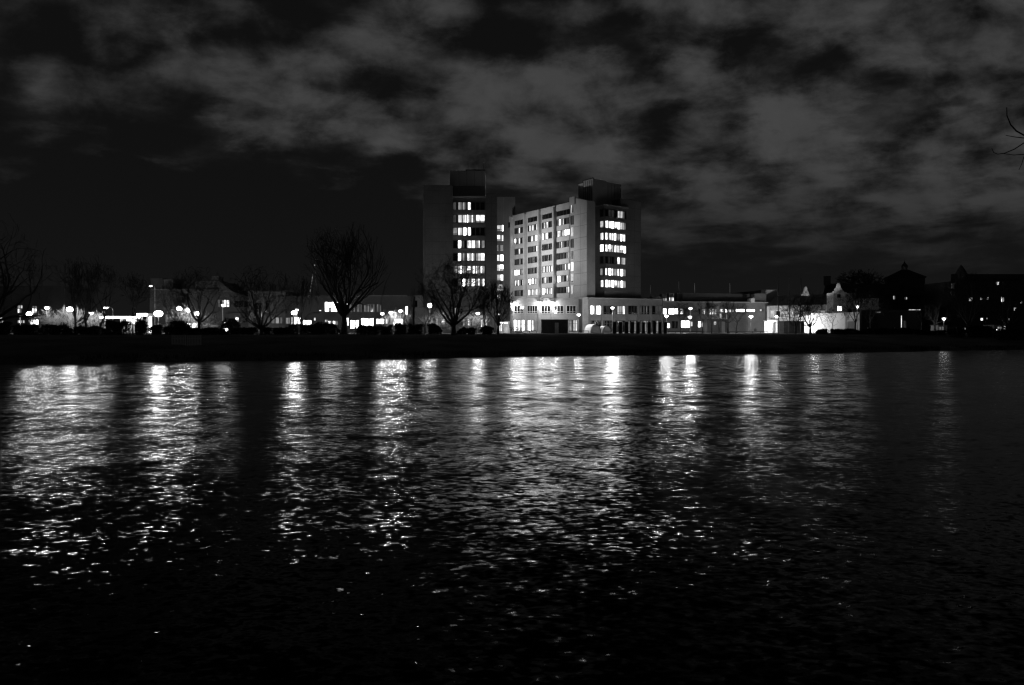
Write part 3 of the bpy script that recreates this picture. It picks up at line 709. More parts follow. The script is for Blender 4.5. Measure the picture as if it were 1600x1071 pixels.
# pitched roof over the long range
mb = MB(); a = off(G0, -n, .4); b_ = off(G1, -n, .4); c = off(G1, n, 5.2); d = off(G0, n, 5.2); e = off(G1, n, 10.3); f_ = off(G0, n, 10.3); zr = ze+2.9
mb.quad((*a, ze-.1), (*b_, ze-.1), (*c, zr), (*d, zr), 'roof'); mb.quad((*d, zr), (*c, zr), (*e, ze-.1), (*f_, ze-.1), 'roof')
mb.tri((*a, ze-.1), (*d, zr), (*f_, ze-.1), 'roof'); mb.tri((*b_, ze-.1), (*e, ze-.1), (*c, zr), 'roof'); mb.quad((*a, ze-.1), (*f_, ze-.1), (*e, ze-.1), (*b_, ze-.1), 'roof')
mb.build('roof', ob)
def gable(px, ytip, yb, hw, Y, mat='old_brick'):
    mb = MB(); n0 = len(mb.v); cx = X(px, Y); z1 = Z(ytip, Y); z0 = Z(yb, Y); h = hw/F*Y
    P = [(cx-h, z0), (cx-h, z0+.5), (cx-h*.72, z0+.55), (cx-h*.62, z0+(z1-z0)*.42), (cx-h*.42, z0+(z1-z0)*.5), (cx-h*.22, z0+(z1-z0)*.9), (cx, z1)]
    P = P+[(2*cx-x, z) for x, z in reversed(P[:-1])]
    k = len(P); mb.v += [(x, Y, z) for x, z in P]+[(x, Y+.6, z) for x, z in P]
    mb.f.append(tuple(range(n0, n0+k))); mb.f.append(tuple(range(n0+2*k-1, n0+k-1, -1))); mb.mi += [mb.m(mat)]*2
    for i in range(k): j = (i+1) % k; mb.f.append((n0+i, n0+k+i, n0+k+j, n0+j)); mb.mi.append(mb.m(mat))
    return mb.build('gable', ob)
gable(1259.4, 448, 462.5, 6.2, 190); gable(1310.6, 442.4, 458, 8.2, 180.5)
mb = MB(); Y = 180.6
mb.prism([(X(1292, 182), 182), (X(1302, Y), Y), (X(1322, Y), Y), (X(1337, 183), 183), (X(1337, 192), 192), (X(1292, 192), 192)], GZ-.3, Z(458, Y), 'old_brick', 'roof'); mb.build('cross_wing', ob)
fg = Fac((X(1302, Y), Y), (X(1322, Y), Y))
mb = MB(); fg.box(mb, 0, fg.len, .0, .25, Z(458.6, Y), Z(456.6, Y), 'old_brick'); mb.build('cornice', ob)
mb = MB(); fg.box(mb, 0, fg.len, .0, .2, Z(467.6, Y), Z(466.4, Y), 'old_brick'); mb.build('cornice', ob)
pwindow(ob, fg, 1308.4, 1312.6, 460.4, 465.2, [0, 0], bar=.1)
pwindow(ob, fg, 1308.4, 1315.2, 479, 485.8, [1.3, 1.3], bar=.12)
fd = Fac((X(1322, Y), Y), (X(1337, 183), 183))
pwindow(ob, fd, 1325, 1330.6, 483, 488, [0, 0], bar=.1)
for px in (1207, 1216, 1226, 1240, 1257, 1274, 1286):
    s_ = fo.s_of(px); Yd = fo.depth(s_); mb = MB()
    zb_ = Z(496, Yd); zt_ = Z(486.5, Yd); mb_ = fo; n0 = 6
    mb_.box(mb, s_-.55, s_+.55, .02, .06, zb_, zt_, 'glass' if px in (1216, 1274) else 'lit_soft')
    mb_.box(mb, s_-.72, s_+.72, .0, .12, zt_, zt_+.25, 'render_white'); mb_.box(mb, s_-.7, s_+.7, .0, .16, zb_-.2, zb_, 'render_white'); mb.build('window', ob)
for px in (1200.5, 1221, 1233, 1249, 1266, 1281, 1293):
    s_ = fo.s_of(px); mb = MB(); fo.box(mb, s_-.25, s_+.25, .0, .3, GZ-.2, ze-.3, 'render_white'); mb.build('pilaster', ob)
# white annex
an = thing('white_annex', 'white flat topped annex wall in front of the old brick building', 'building')
Y = 170.0
mb = MB(); mb.box(X(1268, Y), X(1321, Y), Y, Y+8, GZ-.3, Z(493.4, Y), 'render_white', 'roof'); mb.build('wall', an)
mb = MB(); mb.box(X(1267.4, Y), X(1318, Y), Y-.25, Y+.6, Z(493.4, Y), Z(489.6, Y), 'render_white'); mb.build('parapet', an)
mb = MB(); mb.box(X(1321.1, Y), X(1344, Y), Y+.3, Y+8, GZ-.3, Z(488, Y), 'render_white', 'roof'); mb.build('wall', an)
fa_ = Fac((X(1321.1, Y), Y+.3), (X(1344, Y), Y+.3))
mb = MB(); fa_.box(mb, fa_.s_of(1324.5), fa_.s_of(1334.6), .0, .05, GZ, Z(502.4, Y), 'metal'); fa_.box(mb, fa_.s_of(1323), fa_.s_of(1336), .0, .8, Z(502.2, Y), Z(500.8, Y), 'render_white'); mb.build('door', an)
mb = MB(); fa_.box(mb, fa_.s_of(1330.8), fa_.s_of(1341), .05, .3, Z(487.6, Y), Z(482.2, Y), 'metal_dark'); mb.build('sign_board', an)
# dark shed in front
t = thing('garden_shed', 'black low shed between two trees before the floodlit brick front', 'shed')
Y = 160.0
mb = MB(); mb.box(X(1225, Y), X(1257, Y), Y, Y+3, GZ-.2, Z(502.8, Y), 'slab'); mb.build('wall', t)
mb = MB(); mb.box(X(1223.6, Y), X(1258.4, Y), Y-.25, Y+3.2, Z(502.8, Y), Z(501.8, Y), 'roof'); mb.build('roof', t)
t = thing('lit_porch', 'bright open porch at the left foot of the floodlit brick building', 'porch')
Y = 176.0
mb = MB(); mb.box(X(1199, Y), X(1213.5, Y), Y+2, Y+2.2, GZ-.1, Z(502.2, Y), 'render_white'); mb.build('back_wall', t)
mb = MB(); mb.box(X(1198, Y), X(1214, Y), Y-.3, Y+2.3, Z(502.2, Y), Z(500.6, Y), 'render_white'); mb.build('roof', t)
for px in (1199, 1213): mb = MB(); mb.box(X(px, Y)-.15, X(px, Y)+.15, Y-.2, Y+.1, GZ-.1, Z(502.2, Y), 'render_white'); mb.build('post', t)
mb = MB(); mb.box(X(1201, Y), X(1212, Y), Y+.6, Y+.9, Z(503, Y), Z(502.3, Y), 'strip'); mb.build('light_strip', t)
# lit gable wall behind
t, ff = block('gable_end', 'blank pale wall end rising behind the flat roofed wing', 1197.5, 1213.5, 453.2, 206, mat='brick_light', depth=5)
# long dim building right
t, ff = block('long_dim_building', 'long dim building with a thin lit gutter right of the white annex', 1346, 1440, 485.4, 178, mat='brick_black')
mb = MB(); mb.box(X(1345.5, 178.5), X(1374.5, 178.5), 179, 188, Z(487, 178), Z(466, 178), 'brick_light', 'roof'); mb.build('upper_wall', t)
mb = MB(); mb.box(X(1345.4, 178), X(1440, 178), 177.6, 179, Z(486.4, 178), Z(484.6, 178), 'roof'); mb.build('gutter', t)
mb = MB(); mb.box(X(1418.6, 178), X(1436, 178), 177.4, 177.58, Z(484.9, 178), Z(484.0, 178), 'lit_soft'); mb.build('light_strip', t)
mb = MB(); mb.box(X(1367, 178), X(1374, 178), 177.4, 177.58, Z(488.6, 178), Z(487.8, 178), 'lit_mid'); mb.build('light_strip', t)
pwindow(t, ff, 1407.2, 1408.8, 493.6, 512.6, [.85], bar=.05); pwindow(t, ff, 1412.2, 1415.8, 501.5, 513.5, [.3, 0, .3], bar=.08)
# house behind with two lit windows
t, ff = block('tiled_house', 'dark tiled house with two small lit windows behind the long dim building', 1288, 1480, 462, 215, mat='brick_black')
mb = MB(); mb.prism([(X(1286, 214.6), 214.6), (X(1482, 214.6), 214.6), (X(1482, 227), 227), (X(1286, 227), 227)], Z(462, 215), Z(461, 215), 'roof')
n0 = len(mb.v); zz0 = Z(461, 215)+.02; zz1 = Z(443.5, 221)
mb.v += [(X(1286, 214.6), 214.6, zz0), (X(1482, 214.6), 214.6, zz0), (X(1482, 227), 227, zz0), (X(1286, 227), 227, zz0), (X(1290, 221), 221, zz1), (X(1400, 221), 221, zz1)]
mb.f += [(n0, n0+1, n0+5, n0+4), (n0+2, n0+3, n0+4, n0+5), (n0+1, n0+2, n0+5), (n0+3, n0, n0+4), (n0+3, n0+2, n0+1, n0)]; mb.mi += [mb.m('roof')]*5; rf = mb.build('roof', t)
mb = MB(); mb.box(X(1290, 219), X(1296.6, 219), 218.4, 220.4, Z(446, 219), Z(432.6, 219), 'roof'); mb.box(X(1289.5, 219), X(1297.1, 219), 218.2, 220.6, Z(432.6, 219), Z(431.8, 219), 'roof'); mb.build('chimney', rf)
pwindow(t, ff, 1395.6, 1398.8, 461.8+1, 468, [.7, .3], bar=.1); pwindow(t, ff, 1413.6, 1417, 464.6, 468.2, [.3, .7], bar=.1)
# domed building with lantern
dm = thing('domed_hall', 'dark hall under a hipped roof with a small lantern on top', 'building')
Y = 260.0; cx = X(1430, Y)
r0 = 29/F*Y
mb = MB(); mb.lathe([(r0, GZ), (r0, Z(434, Y)), (r0+.5, Z(433.4, Y)), (r0+.5, Z(432, Y))], 8, 'brick', (cx, Y+r0, 0)); mb.build('wall', dm)
mb = MB(); mb.lathe([(r0+.6, Z(432, Y)), (r0*.55, Z(424.6, Y)), (r0*.22, Z(419.8, Y)), (.01, Z(419.6, Y))], 8, 'roof', (cx, Y+r0, 0)); rf = mb.build('roof', dm)
rl = 4.6/F*Y
mb = MB()
for k in range(8):
    a = k*math.pi/4; mb.box(cx+rl*.85*math.cos(a)-.12, cx+rl*.85*math.cos(a)+.12, Y+r0+rl*.85*math.sin(a)-.12, Y+r0+rl*.85*math.sin(a)+.12, Z(420, Y), Z(414.6, Y), 'concrete')
mb.lathe([(.01, Z(414.6, Y)), (rl*1.05, Z(414.6, Y)), (rl*.9, Z(412, Y)), (rl*.35, Z(409, Y)), (.06, Z(405.4, Y)), (.01, Z(403, Y))], 10, 'roof', (cx, Y+r0, 0)); mb.build('lantern', rf)
# apartment block far right
t, ff = block('apartment_block', 'large dark apartment block at far right with a few scattered lit windows', 1486, 1660, 440, 185, mat='brick_black')
mb = MB(); mb.prism([(X(1484, 184.7), 184.7), (X(1662, 184.7), 184.7), (X(1662, 197), 197), (X(1484, 197), 197)], Z(441, 185), [Z(440, 185)]*4, 'roof')
mb.prism([(X(1486, 187), 187), (X(1660, 187), 187), (X(1660, 195), 195), (X(1486, 195), 195)], Z(440, 185), Z(428.6, 187), 'roof'); rf = mb.build('roof', t)
mb = MB(); mb.lathe([(X(1512, 186)-X(1503, 186), Z(446, 186)), (X(1511.4, 186)-X(1503, 186), Z(428, 186)), (.9, Z(421, 186)), (.05, Z(413, 186))], 8, 'roof', (X(1507.5, 186), 187.5, 0)); mb.build('turret', rf)
for a, b_, y0, y1, lv in ((1513.8, 1520, 465.4, 470.6, [.7, .5]), (1531.6, 1534.4, 465.6, 468.6, [.7]), (1541.4, 1544, 465, 468.6, [.85]), (1563.6, 1568.4, 464.4, 471.6, [.85, .7]), (1594, 1597, 470.6, 474, [.7]), (1584, 1587.4, 481, 485.6, [.7, .85]), (1532, 1535.6, 497.4, 501, [.85]), (1541, 1543, 497, 499, [.5]), (1574, 1576.6, 498, 502, [.5, .7]), (1556, 1560.6, 436.2+4.5, 441+4.4, [.85]), (1486, 1494, 435+8, 441+10, [.15, .06]), (1486.5, 1493, 455, 463, [.06, .06]), (1535, 1537.4, 516, 519, [.5])):
    pwindow(t, ff, a, b_, y0, y1, lv, bar=.1)
for i in range(14):
    for j in range(4):
        px = 1500+i*11.5; py = 452+j*15.5
        if RND.random() < .55 and not (1553 < px < 1575): pwindow(t, ff, px, px+4, py+3.4, py+9, [0, 0], bar=.1) if (px < 1600 and py > 474) else None
t = thing('car_glow_box', 'low bright box standing for car glows under the dark trees at the far right', 'shop')  # car glows given as an added lit front
Y = 172.0
mb = MB(); mb.box(X(1553, Y), X(1574, Y), Y, Y+4, GZ-.2, Z(508, Y), 'concrete', 'roof'); mb.build('wall', t)
fz = Fac((X(1553, Y), Y), (X(1574, Y), Y))
pwindow(t, fz, 1556, 1572, 515.5, 519.4, [1.3, 1, 1.3], bar=.08); pwindow(t, fz, 1568, 1573, 510, 514.6, [1], bar=.08); pwindow(t, fz, 1558, 1565, 511, 514, [.5, .3], bar=.08)
t = thing('glowbox', 'little pale kiosk standing for a car glow at the right of the long dim building', 'glowbox')  # car glow drawn as an added pale box with a lit pane
Y = 168.0
mb = MB(); mb.box(X(1466, Y), X(1480, Y), Y, Y+3, GZ-.2, Z(509, Y), 'render_white', 'roof'); mb.build('wall', t)
mb = MB(); mb.box(X(1465, Y), X(1481, Y), Y-.3, Y+3.2, Z(509, Y), Z(508, Y), 'panel'); mb.build('roof', t)
pwindow(t, Fac((X(1466, Y), Y), (X(1480, Y), Y)), 1468, 1475, 511, 516, [.5, .3], bar=.06)
t = thing('low_glow_box', 'low box with small lit panes for car glows between the kiosk and the apartment block', 'pavilion')  # added box, its lit panes stand for car glows
mb = MB(); mb.box(X(1490, Y), X(1512, Y), Y+2, Y+5, GZ-.2, Z(510.5, Y), 'brick', 'roof'); mb.build('wall', t)
fz = Fac((X(1490, Y), Y+2), (X(1512, Y), Y+2))
pwindow(t, fz, 1496, 1501, 512.4, 515, [.5, .85], bar=.05); pwindow(t, fz, 1503.6, 1508, 512.4, 515, [1, .85], bar=.05); pwindow(t, fz, 1492.5, 1495, 512.6, 515, [.5], bar=.05)

# ------------------------------------------------------------------ forecourt furniture
t = thing('transformer_hut', 'black flat roofed hut with a grey door standing before the floodlit low wing', 'hut')
Y = 158.0
mb = MB(); mb.box(X(846.4, Y), X(887.4, Y), Y, Y+4, GZ-.05, Z(500.6, Y), 'slab', 'roof'); mb.build('wall', t)
mb = MB(); mb.box(X(845.4, Y), X(888.2, Y), Y-.2, Y+4.2, Z(500.6, Y), Z(499.4, Y), 'metal_dark'); mb.build('roof', t)
fh = Fac((X(846.4, Y), Y), (X(887.4, Y), Y))
mb = MB(); fh.box(mb, fh.s_of(867), fh.s_of(872.8), .0, .05, GZ, Z(504.6, Y), 'concrete'); dr = mb.build('door', t)
mb = MB(); fh.box(mb, fh.s_of(871.6), fh.s_of(872.2), .05, .12, Z(513, Y), Z(512.2, Y), 'metal_dark'); mb.build('handle', dr)
mb = MB(); 
for k in range(6): fh.box(mb, fh.s_of(850), fh.s_of(858), .0, .04, Z(507-k*.9, Y), Z(506.5-k*.9, Y), 'metal_dark')
mb.build('vent_grille', t)

# row of upright slabs
def slab_mesh(w, h):
    mb = MB(); mb.box(-w/2, w/2, -.18, .18, -.15, h, 'slab'); mb.box(-w/2-.03, w/2+.03, -.21, .21, h, h+.06, 'slab'); return mb
spx = [(957.2, 962.8, 503.2), (967, 972, 503.8), (976.1, 981.4, 503.8), (984.8, 990.5, 504), (994.2, 999.3, 504), (1003.1, 1007.8, 504.2), (1011.6, 1016.7, 504.4), (1020.2, 1025.2, 503.2), (1028.9, 1033.6, 504), (1037, 1042, 503)]
Y = 150.0
words_ = ['first', 'second', 'third', 'fourth', 'fifth', 'fifth', 'fourth', 'third', 'second', 'first']
proto = slab_mesh(.74, Z(503.4, Y)-GZ).build('standing_slab')
for i, (a, b_, y) in enumerate(spx):
    o = proto if i == 0 else proto.copy()
    if i: col.objects.link(o)
    o.location = (X((a+b_)/2, Y), Y+.02*i, GZ); o.scale = ((b_-a)/5.2, 1, (Z(y, Y)-GZ)/(Z(503.4, Y)-GZ))
    side = 'left' if i < 5 else 'right'
    lab = f'black upright slab in the row before the low wing, {words_[i]} from the {side} end' if words_[i] != 'first' else f'black upright slab closing the {side} end of the row before the low wing'
    tag(o, lab, 'slab', 'black slabs standing in a row')
# half-disc sculptures
def half_disc(px0, px1, ytop, Y, thick, label, lean):
    t = thing('arched_shelter', label, 'shelter', group='rounded shelters on the forecourt')
    xa, xb = X(px0, Y), X(px1, Y); cx = (xa+xb)/2; R = (xb-xa)/2; hgt = Z(ytop, Y)-GZ
    mb = MB(); n = 14; P = []
    for i in range(n+1):
        a = math.pi*i/n; P.append((cx-R*math.cos(a), GZ-.05+(hgt+.05)*math.sin(a)**.8 if 0 < i < n else GZ-.05))
    n0 = 0; k = len(P)
    mb.v += [(x, Y, z) for x, z in P]+[(x+lean, Y+thick, z) for x, z in P]
    mb.f.append(tuple(range(k))); mb.mi.append(mb.m('concrete'))
    mb.f.append(tuple(range(2*k-1, k-1, -1))); mb.mi.append(mb.m('concrete'))
    for i in range(k): j = (i+1) % k; mb.f.append((i, k+i, k+j, j)); mb.mi.append(mb.m('concrete'))
    mb.build('end_wall', t)
    mb = MB()
    for i in range(n):
        (x0, z0), (x1, z1) = P[i], P[i+1]
        s0 = 1.09
        q = lambda x, z: (cx+(x-cx)*s0, GZ+(z-GZ)*s0)
        (X0, Z0), (X1, Z1) = q(x0, z0), q(x1, z1)
        mb.quad((x0, Y-.06, z0), (x1, Y-.06, z1), (X1, Y-.06, Z1), (X0, Y-.06, Z0), 'metal_dark' if i > 3 else 'white')
        mb.quad((X0, Y-.06, Z0), (X1, Y-.06, Z1), (X1+lean, Y+thick+.05, Z1), (X0+lean, Y+thick+.05, Z0), 'white')
    mb.build('hood', t)
half_disc(923, 938.5, 508, 166, 2.6, 'larger rounded shelter with bright hood left of the row of slabs', -1.2)
half_disc(941.4, 954.6, 510.4, 166, 2.2, 'smaller rounded shelter touching the left end of the row of slabs', -.8)
# low rails
def rail(px0, px1, ytop, Y, label):
    t = thing('guard_rail', label, 'railing', group='low rails along the forecourt'); mb = MB(); zt = Z(ytop, Y)
    mb.box(X(px0, Y), X(px1, Y), Y-.06, Y+.06, zt-.12, zt, 'metal_dark'); mb.build('rail', t)
    n = max(2, int((px1-px0)/11))
    for i in range(n+1):
        x = X(px0+(px1-px0)*i/n, Y); mb = MB(); mb.box(x-.05, x+.05, Y-.05, Y+.05, GZ-.1, zt-.12, 'metal_dark'); mb.build('post', t)
rail(817, 838, 516.6, 157, 'low dark rail left of the black hut')
rail(889, 920, 517.0, 157, 'low dark rail right of the black hut')
rail(1044, 1100, 517.6, 158, 'long low rail right of the row of slabs')
rail(1140, 1200, 517.8, 160, 'low rail before the grey wall left of the lit porch')
def planter(px0, px1, Y, label):
    t = thing('flower_bed', label, 'flower bed'); mb = MB(); mb.box(X(px0, Y), X(px1, Y), Y, Y+1.2, GZ-.1, GZ+.45, 'concrete'); mb.build('edging', t)
    mb = MB(); r = random.Random(px0)
    for k in range(260):
        x = r.uniform(X(px0, Y)+.1, X(px1, Y)-.1); y = Y+r.uniform(.1, 1.1); h = .45+r.random()**1.5*1.1; a = r.uniform(0, 6.28); w = r.uniform(.04, .14)
        mb.tri((x, y, GZ+h-.35), (x+w*math.cos(a), y+w*math.sin(a), GZ+h-.1), (x-w*math.sin(a), y+w*math.cos(a), GZ+h), 'shrub')
    mb.build('planting', t)
planter(797, 816, 162, 'raised flower bed of ragged plants before the bright shop windows')
# glazed porch beside the dense tree
t = thing('entrance_porch', 'white lit entrance porch right of the dense small tree', 'porch')
Y = 170.0
mb = MB(); mb.box(X(777, Y), X(796.5, Y), Y-1.5, Y+3, Z(504.2, Y), Z(502.4, Y), 'render_white'); mb.build('roof', t)
for px in (778, 787, 795.5): mb = MB(); mb.box(X(px, Y)-.16, X(px, Y)+.16, Y-1.4, Y-1.1, GZ-.1, Z(504.2, Y), 'render_white'); mb.build('post', t)
mb = MB(); mb.box(X(777, Y), X(796, Y), Y+2.9, Y+3, GZ-.1, Z(504.2, Y), 'render_white'); mb.build('back_wall', t)
pwindow(t, Fac((X(777, Y), Y+2.9), (X(796, Y), Y+2.9)), 779.5, 786.5, 505.2, 518, [1, .85], bar=.08)
mb = MB(); mb.box(X(780, Y), X(793, Y), Y+.4, Y+.7, Z(505, Y), Z(504.3, Y), 'strip'); mb.build('light_strip', t)

# safety barrier on the lawn
Y = 80.0
t = thing('picket_barrier', 'white picket barrier standing alone on the dark bank lawn', 'barrier')
zb_ = gz(X(291, Y), Y)
def pick(px0, px1, Ya, Yb, n, cap):
    A = Vector((X(px0, Ya), Ya)); B = Vector((X(px1, Yb), Yb)); fq = Fac(A, B); mb = MB()
    z0 = min(gz(A.x, A.y), gz(B.x, B.y))-.12; z1 = zb_+1.16
    fq.box(mb, 0, fq.len, .0, .05, z1-.1, z1, 'white'); fq.box(mb, 0, fq.len, .0, .05, z1-.42, z1-.33, 'white'); fq.box(mb, 0, fq.len, .0, .05, z0+.25, z0+.33, 'white')
    for i in range(n):
        s_ = fq.len*(i+.5)/n; fq.box(mb, s_-.055, s_+.055, .05, .08, z0, z1-.05, 'white')
    for s_ in (0.03, fq.len-.03): fq.box(mb, s_-.05, s_+.05, .051, .12, z0, z1+.05, 'white')
    mb.build('panel', t)
pick(269.5, 291, 80.6, 79.6, 9, 1); pick(292, 313.8, 79.6, 80.8, 9, 1)
# bollards on the right lawn
bp = None
for i, (px, lab) in enumerate(((1356, 'thin pale marker post on the lawn below the white annex'), (1398, 'thin pale marker post on the lawn below the long dim building'))):
    Y = 140.0
    if bp is None:
        mb = MB(); mb.lathe([(.07, -.3), (.07, 1.25), (.09, 1.27), (.05, 1.38), (.01, 1.4)], 8, 'white'); bp = o = mb.build('marker_post')
    else: o = bp.copy(); col.objects.link(o)
    o.location = (X(px, Y), Y, gz(X(px, Y), Y)); tag(o, lab, 'post', 'marker posts on the lawn')
# flagpoles
fpproto = None
for i, (px, yt, lab) in enumerate(((1216, 436, 'dark flagpole nearest the lit gable wall, left of three'), (1233.2, 437, 'dark flagpole in the middle of three before the brick building'), (1251.3, 437, 'dark flagpole at the right of three, beside the small gable'))):
    Y = 150.0
    if fpproto is None:
        mb = MB(); h = Z(436, Y)-GZ; mb.tube([(0, 0, -.2), (0, 0, h*.5), (0, 0, h)], [.13, .1, .06], 8, 'metal_dark'); mb.lathe([(.01, h+.15), (.1, h+.05), (.01, h-.02)], 8, 'metal_dark'); fpproto = o = mb.build('flagpole')
    else: o = fpproto.copy(); col.objects.link(o)
    o.location = (X(px, Y), Y, GZ); tag(o, lab, 'flagpole', 'flagpoles before the brick building')
# roof masts
for i, (px, yt, yb, Y, lab) in enumerate(((1016.5, 446, 466, 202, 'thin roof mast beside the skylight vault'), (1060.6, 440, 459, 208, 'thin roof mast at the left end of the black roof storey'), (1085.5, 443, 459, 203, 'thin bare mast standing on the black roof storey'), (1140.4, 443, 460, 205, 'thin roof mast rising where the upper black roof begins'))):
    mb = MB(); x = X(px, Y); mb.tube([(x, Y, Z(yb, Y)-1), (x, Y, Z(yt+8, Y)), (x, Y, Z(yt, Y))], [.12, .1, .05], 6, 'metal'); mb.box(x-.3, x+.3, Y-.2, Y+.2, Z(yb, Y)-1, Z(yb-.5, Y), 'metal')
    tag(mb.build('roof_mast', at=(x, Y, Z(yb, Y))), lab, 'mast', 'masts on the low roofs')

# ------------------------------------------------------------------ street lamps
def lamp_proto(kind):
    t = bpy.data.objects.new('street_lamp', None); col.objects.link(t); t.empty_display_size = .4
    mb = MB(); mb.tube([(0, 0, -.05), (0, 0, .12), (0, 0, 1)], [.09, .075, .055], 8, 'metal'); pole = mb.build('pole', t, smooth=True)
    if kind == 'mushroom':
        mb = MB(); mb.lathe([(.06, -.3), (.14, -.26), (.3, -.16), (.30, .02), (.12, .1)], 16, 'lamp'); g_ = mb.build('lamp_bulb', t, smooth=True)
        mb = MB(); mb.lathe([(.12, .1), (.52, .05), (.54, .09), (.3, .22), (.01, .26)], 16, 'metal'); mb.build('lamp_shade', t, smooth=True)
    elif kind == 'globe':
        mb = MB(); mb.lathe([(.08, -.42), (.3, -.36), (.42, -.1), (.4, .14), (.24, .36), (.01, .42)], 16, 'lamp'); mb.build('lamp_bulb', t, smooth=True)
        mb = MB(); mb.lathe([(.06, -.6), (.12, -.55), (.1, -.42)], 10, 'metal'); mb.build('lamp_collar', t, smooth=True)
    elif kind == 'arm':
        mb = MB(); mb.tube([(0, 0, -1.1), (-.05, 0, -.5), (-.3, 0, -.1), (-.8, 0, .08), (-1.3, 0, .1)], [.055, .055, .05, .045, .045], 8, 'metal'); mb.build('bracket_arm', t, smooth=True)
        mb = MB(); mb.box(-2.0, -1.1, -.2, .2, .02, .16, 'metal'); mb.build('lamp_shade', t)
        mb = MB(); mb.box(-1.95, -1.15, -.19, .19, -.2, .015, 'lamp'); mb.build('lamp_bulb', t)
    elif kind == 'flood':
        mb = MB(); mb.lathe([(.1, -.55), (.5, -.5), (.8, -.1), (.78, .2), (.45, .5), (.01, .58)], 18, 'lamp_hot'); mb.build('lamp_bulb', t, smooth=True)
        mb = MB(); mb.lathe([(.07, -.8), (.2, -.7), (.14, -.55)], 10, 'metal'); mb.build('lamp_collar', t, smooth=True)
    elif kind == 'small':
        mb = MB(); mb.lathe([(.04, -.28), (.2, -.02), (.22, .04), (.1, .1), (.01, .12)], 12, 'lamp_soft'); mb.build('lamp_bulb', t, smooth=True)
        mb = MB(); mb.lathe([(.05, .13), (.26, .1), (.27, .14), (.01, .2)], 12, 'metal'); mb.build('lamp_shade', t, smooth=True)
    return t
LP = [ # kind, px, py of the light, distance, size, label
 ('mushroom', 31.5, 494.5, 160, .9, 'lamp below the left lit window of the far left brick block'),
 ('flood', 45.5, 490.5, 158, .75, 'star bright lamp between the two lit windows at far left'),
 ('mushroom', 73, 480.6, 150, 1.15, 'tall lamp with flat disc head right of the far left windows'),
 ('flood', 109, 483.5, 150, .8, 'glaring lamp glowing through bushes beside the leftmost trunk of the tree clump'),
 ('mushroom', 142.5, 489, 148, 1.0, 'lamp between the trunks of the tree clump at left'),
 ('arm', 176.5, 480.8, 155, 1.0, 'curved arm street lamp above the glowing walkway roof'),
 ('flood', 247.5, 490.5, 158, 1.15, 'biggest and brightest light on the shore, right of the lit shelter'),
 ('flood', 280, 482.2, 152, .72, 'left of the close pair of lamps beside the brightest light'),
 ('flood', 294.5, 485, 152, .62, 'right of the close pair of lamps beside the brightest light'),
 ('globe', 307.6, 490.2, 154, 1.0, 'globe lamp half hidden by the trunk behind the picket barrier'),
 ('small', 348, 477, 160, 1.5, 'small lamp in front of the bright three pane window'),
 ('flood', 459.5, 489.2, 155, .75, 'double glaring lamp beside the small tree left of the tallest tree'),
 ('mushroom', 463.8, 484, 157, .9, 'lamp just above the glaring double lamp left of the tallest tree'),
 ('globe', 539, 480.5, 160, 1.3, 'large globe lamp shining through the fork of the tallest tree'),
 ('mushroom', 597.2, 490, 154, 1.0, 'leftmost of three lamps right of the tallest tree'),
 ('mushroom', 610.8, 488, 152, 1.05, 'middle one of three lamps right of the tallest tree'),
 ('mushroom', 625.6, 485.6, 152, 1.0, 'rightmost and highest of three lamps right of the tallest tree'),
 ('globe', 671.4, 477.4, 150, 1.1, 'lone globe lamp at the left foot of the left tower'),
 ('mushroom', 746.6, 489.4, 150, 1.0, 'lamp between the thick trunk and the dense tree under the left tower'),
 ('small', 779.4, 491.6, 150, 1.3, 'faint little lamp inside the dense tree beside the porch'),
 ('mushroom', 815.4, 480, 166, 1.0, 'lamp on a dark post before the bright shop windows'),
 ('mushroom', 904.2, 491.8, 167, 1.05, 'lamp right of the black hut before the dark recess'),
 ('mushroom', 957, 480.8, 168, 1.0, 'lamp above the left end of the row of slabs'),
 ('mushroom', 1041.4, 493.4, 162, 1.05, 'lamp behind the right end of the row of slabs'),
 ('mushroom', 1078.8, 481.8, 165, 1.05, 'upper of two lamps in one line right of the slabs'),
 ('mushroom', 1078.2, 495.2, 158, 1.05, 'lower of two lamps in one line right of the slabs'),
 ('mushroom', 1173.4, 494.6, 156, 1.1, 'lamp before the grey wall left of the lit porch'),
 ('flood', 1213.6, 495.2, 158, .42, 'lamp on the shed side at the leftmost flagpole'),
 ('flood', 1271.4, 495, 160, .42, 'lamp at the left corner of the white annex parapet'),
 ('small', 1339.6, 479.4, 160, 1.6, 'twin glow lamp above the dark sign board of the white annex'),
 ('small', 1474.8, 498.2, 155, 1.7, 'lone lamp far right above the little pale kiosk'),
 ('small', 390.4, 513, 128, 1.0, 'knee high path light beside the wide low tree'),
 ('arm', 242, 446.8, 170, .7, 'tall dim curved lamp post above the brightest light'),
]
protos = {}; POWER = 5.0
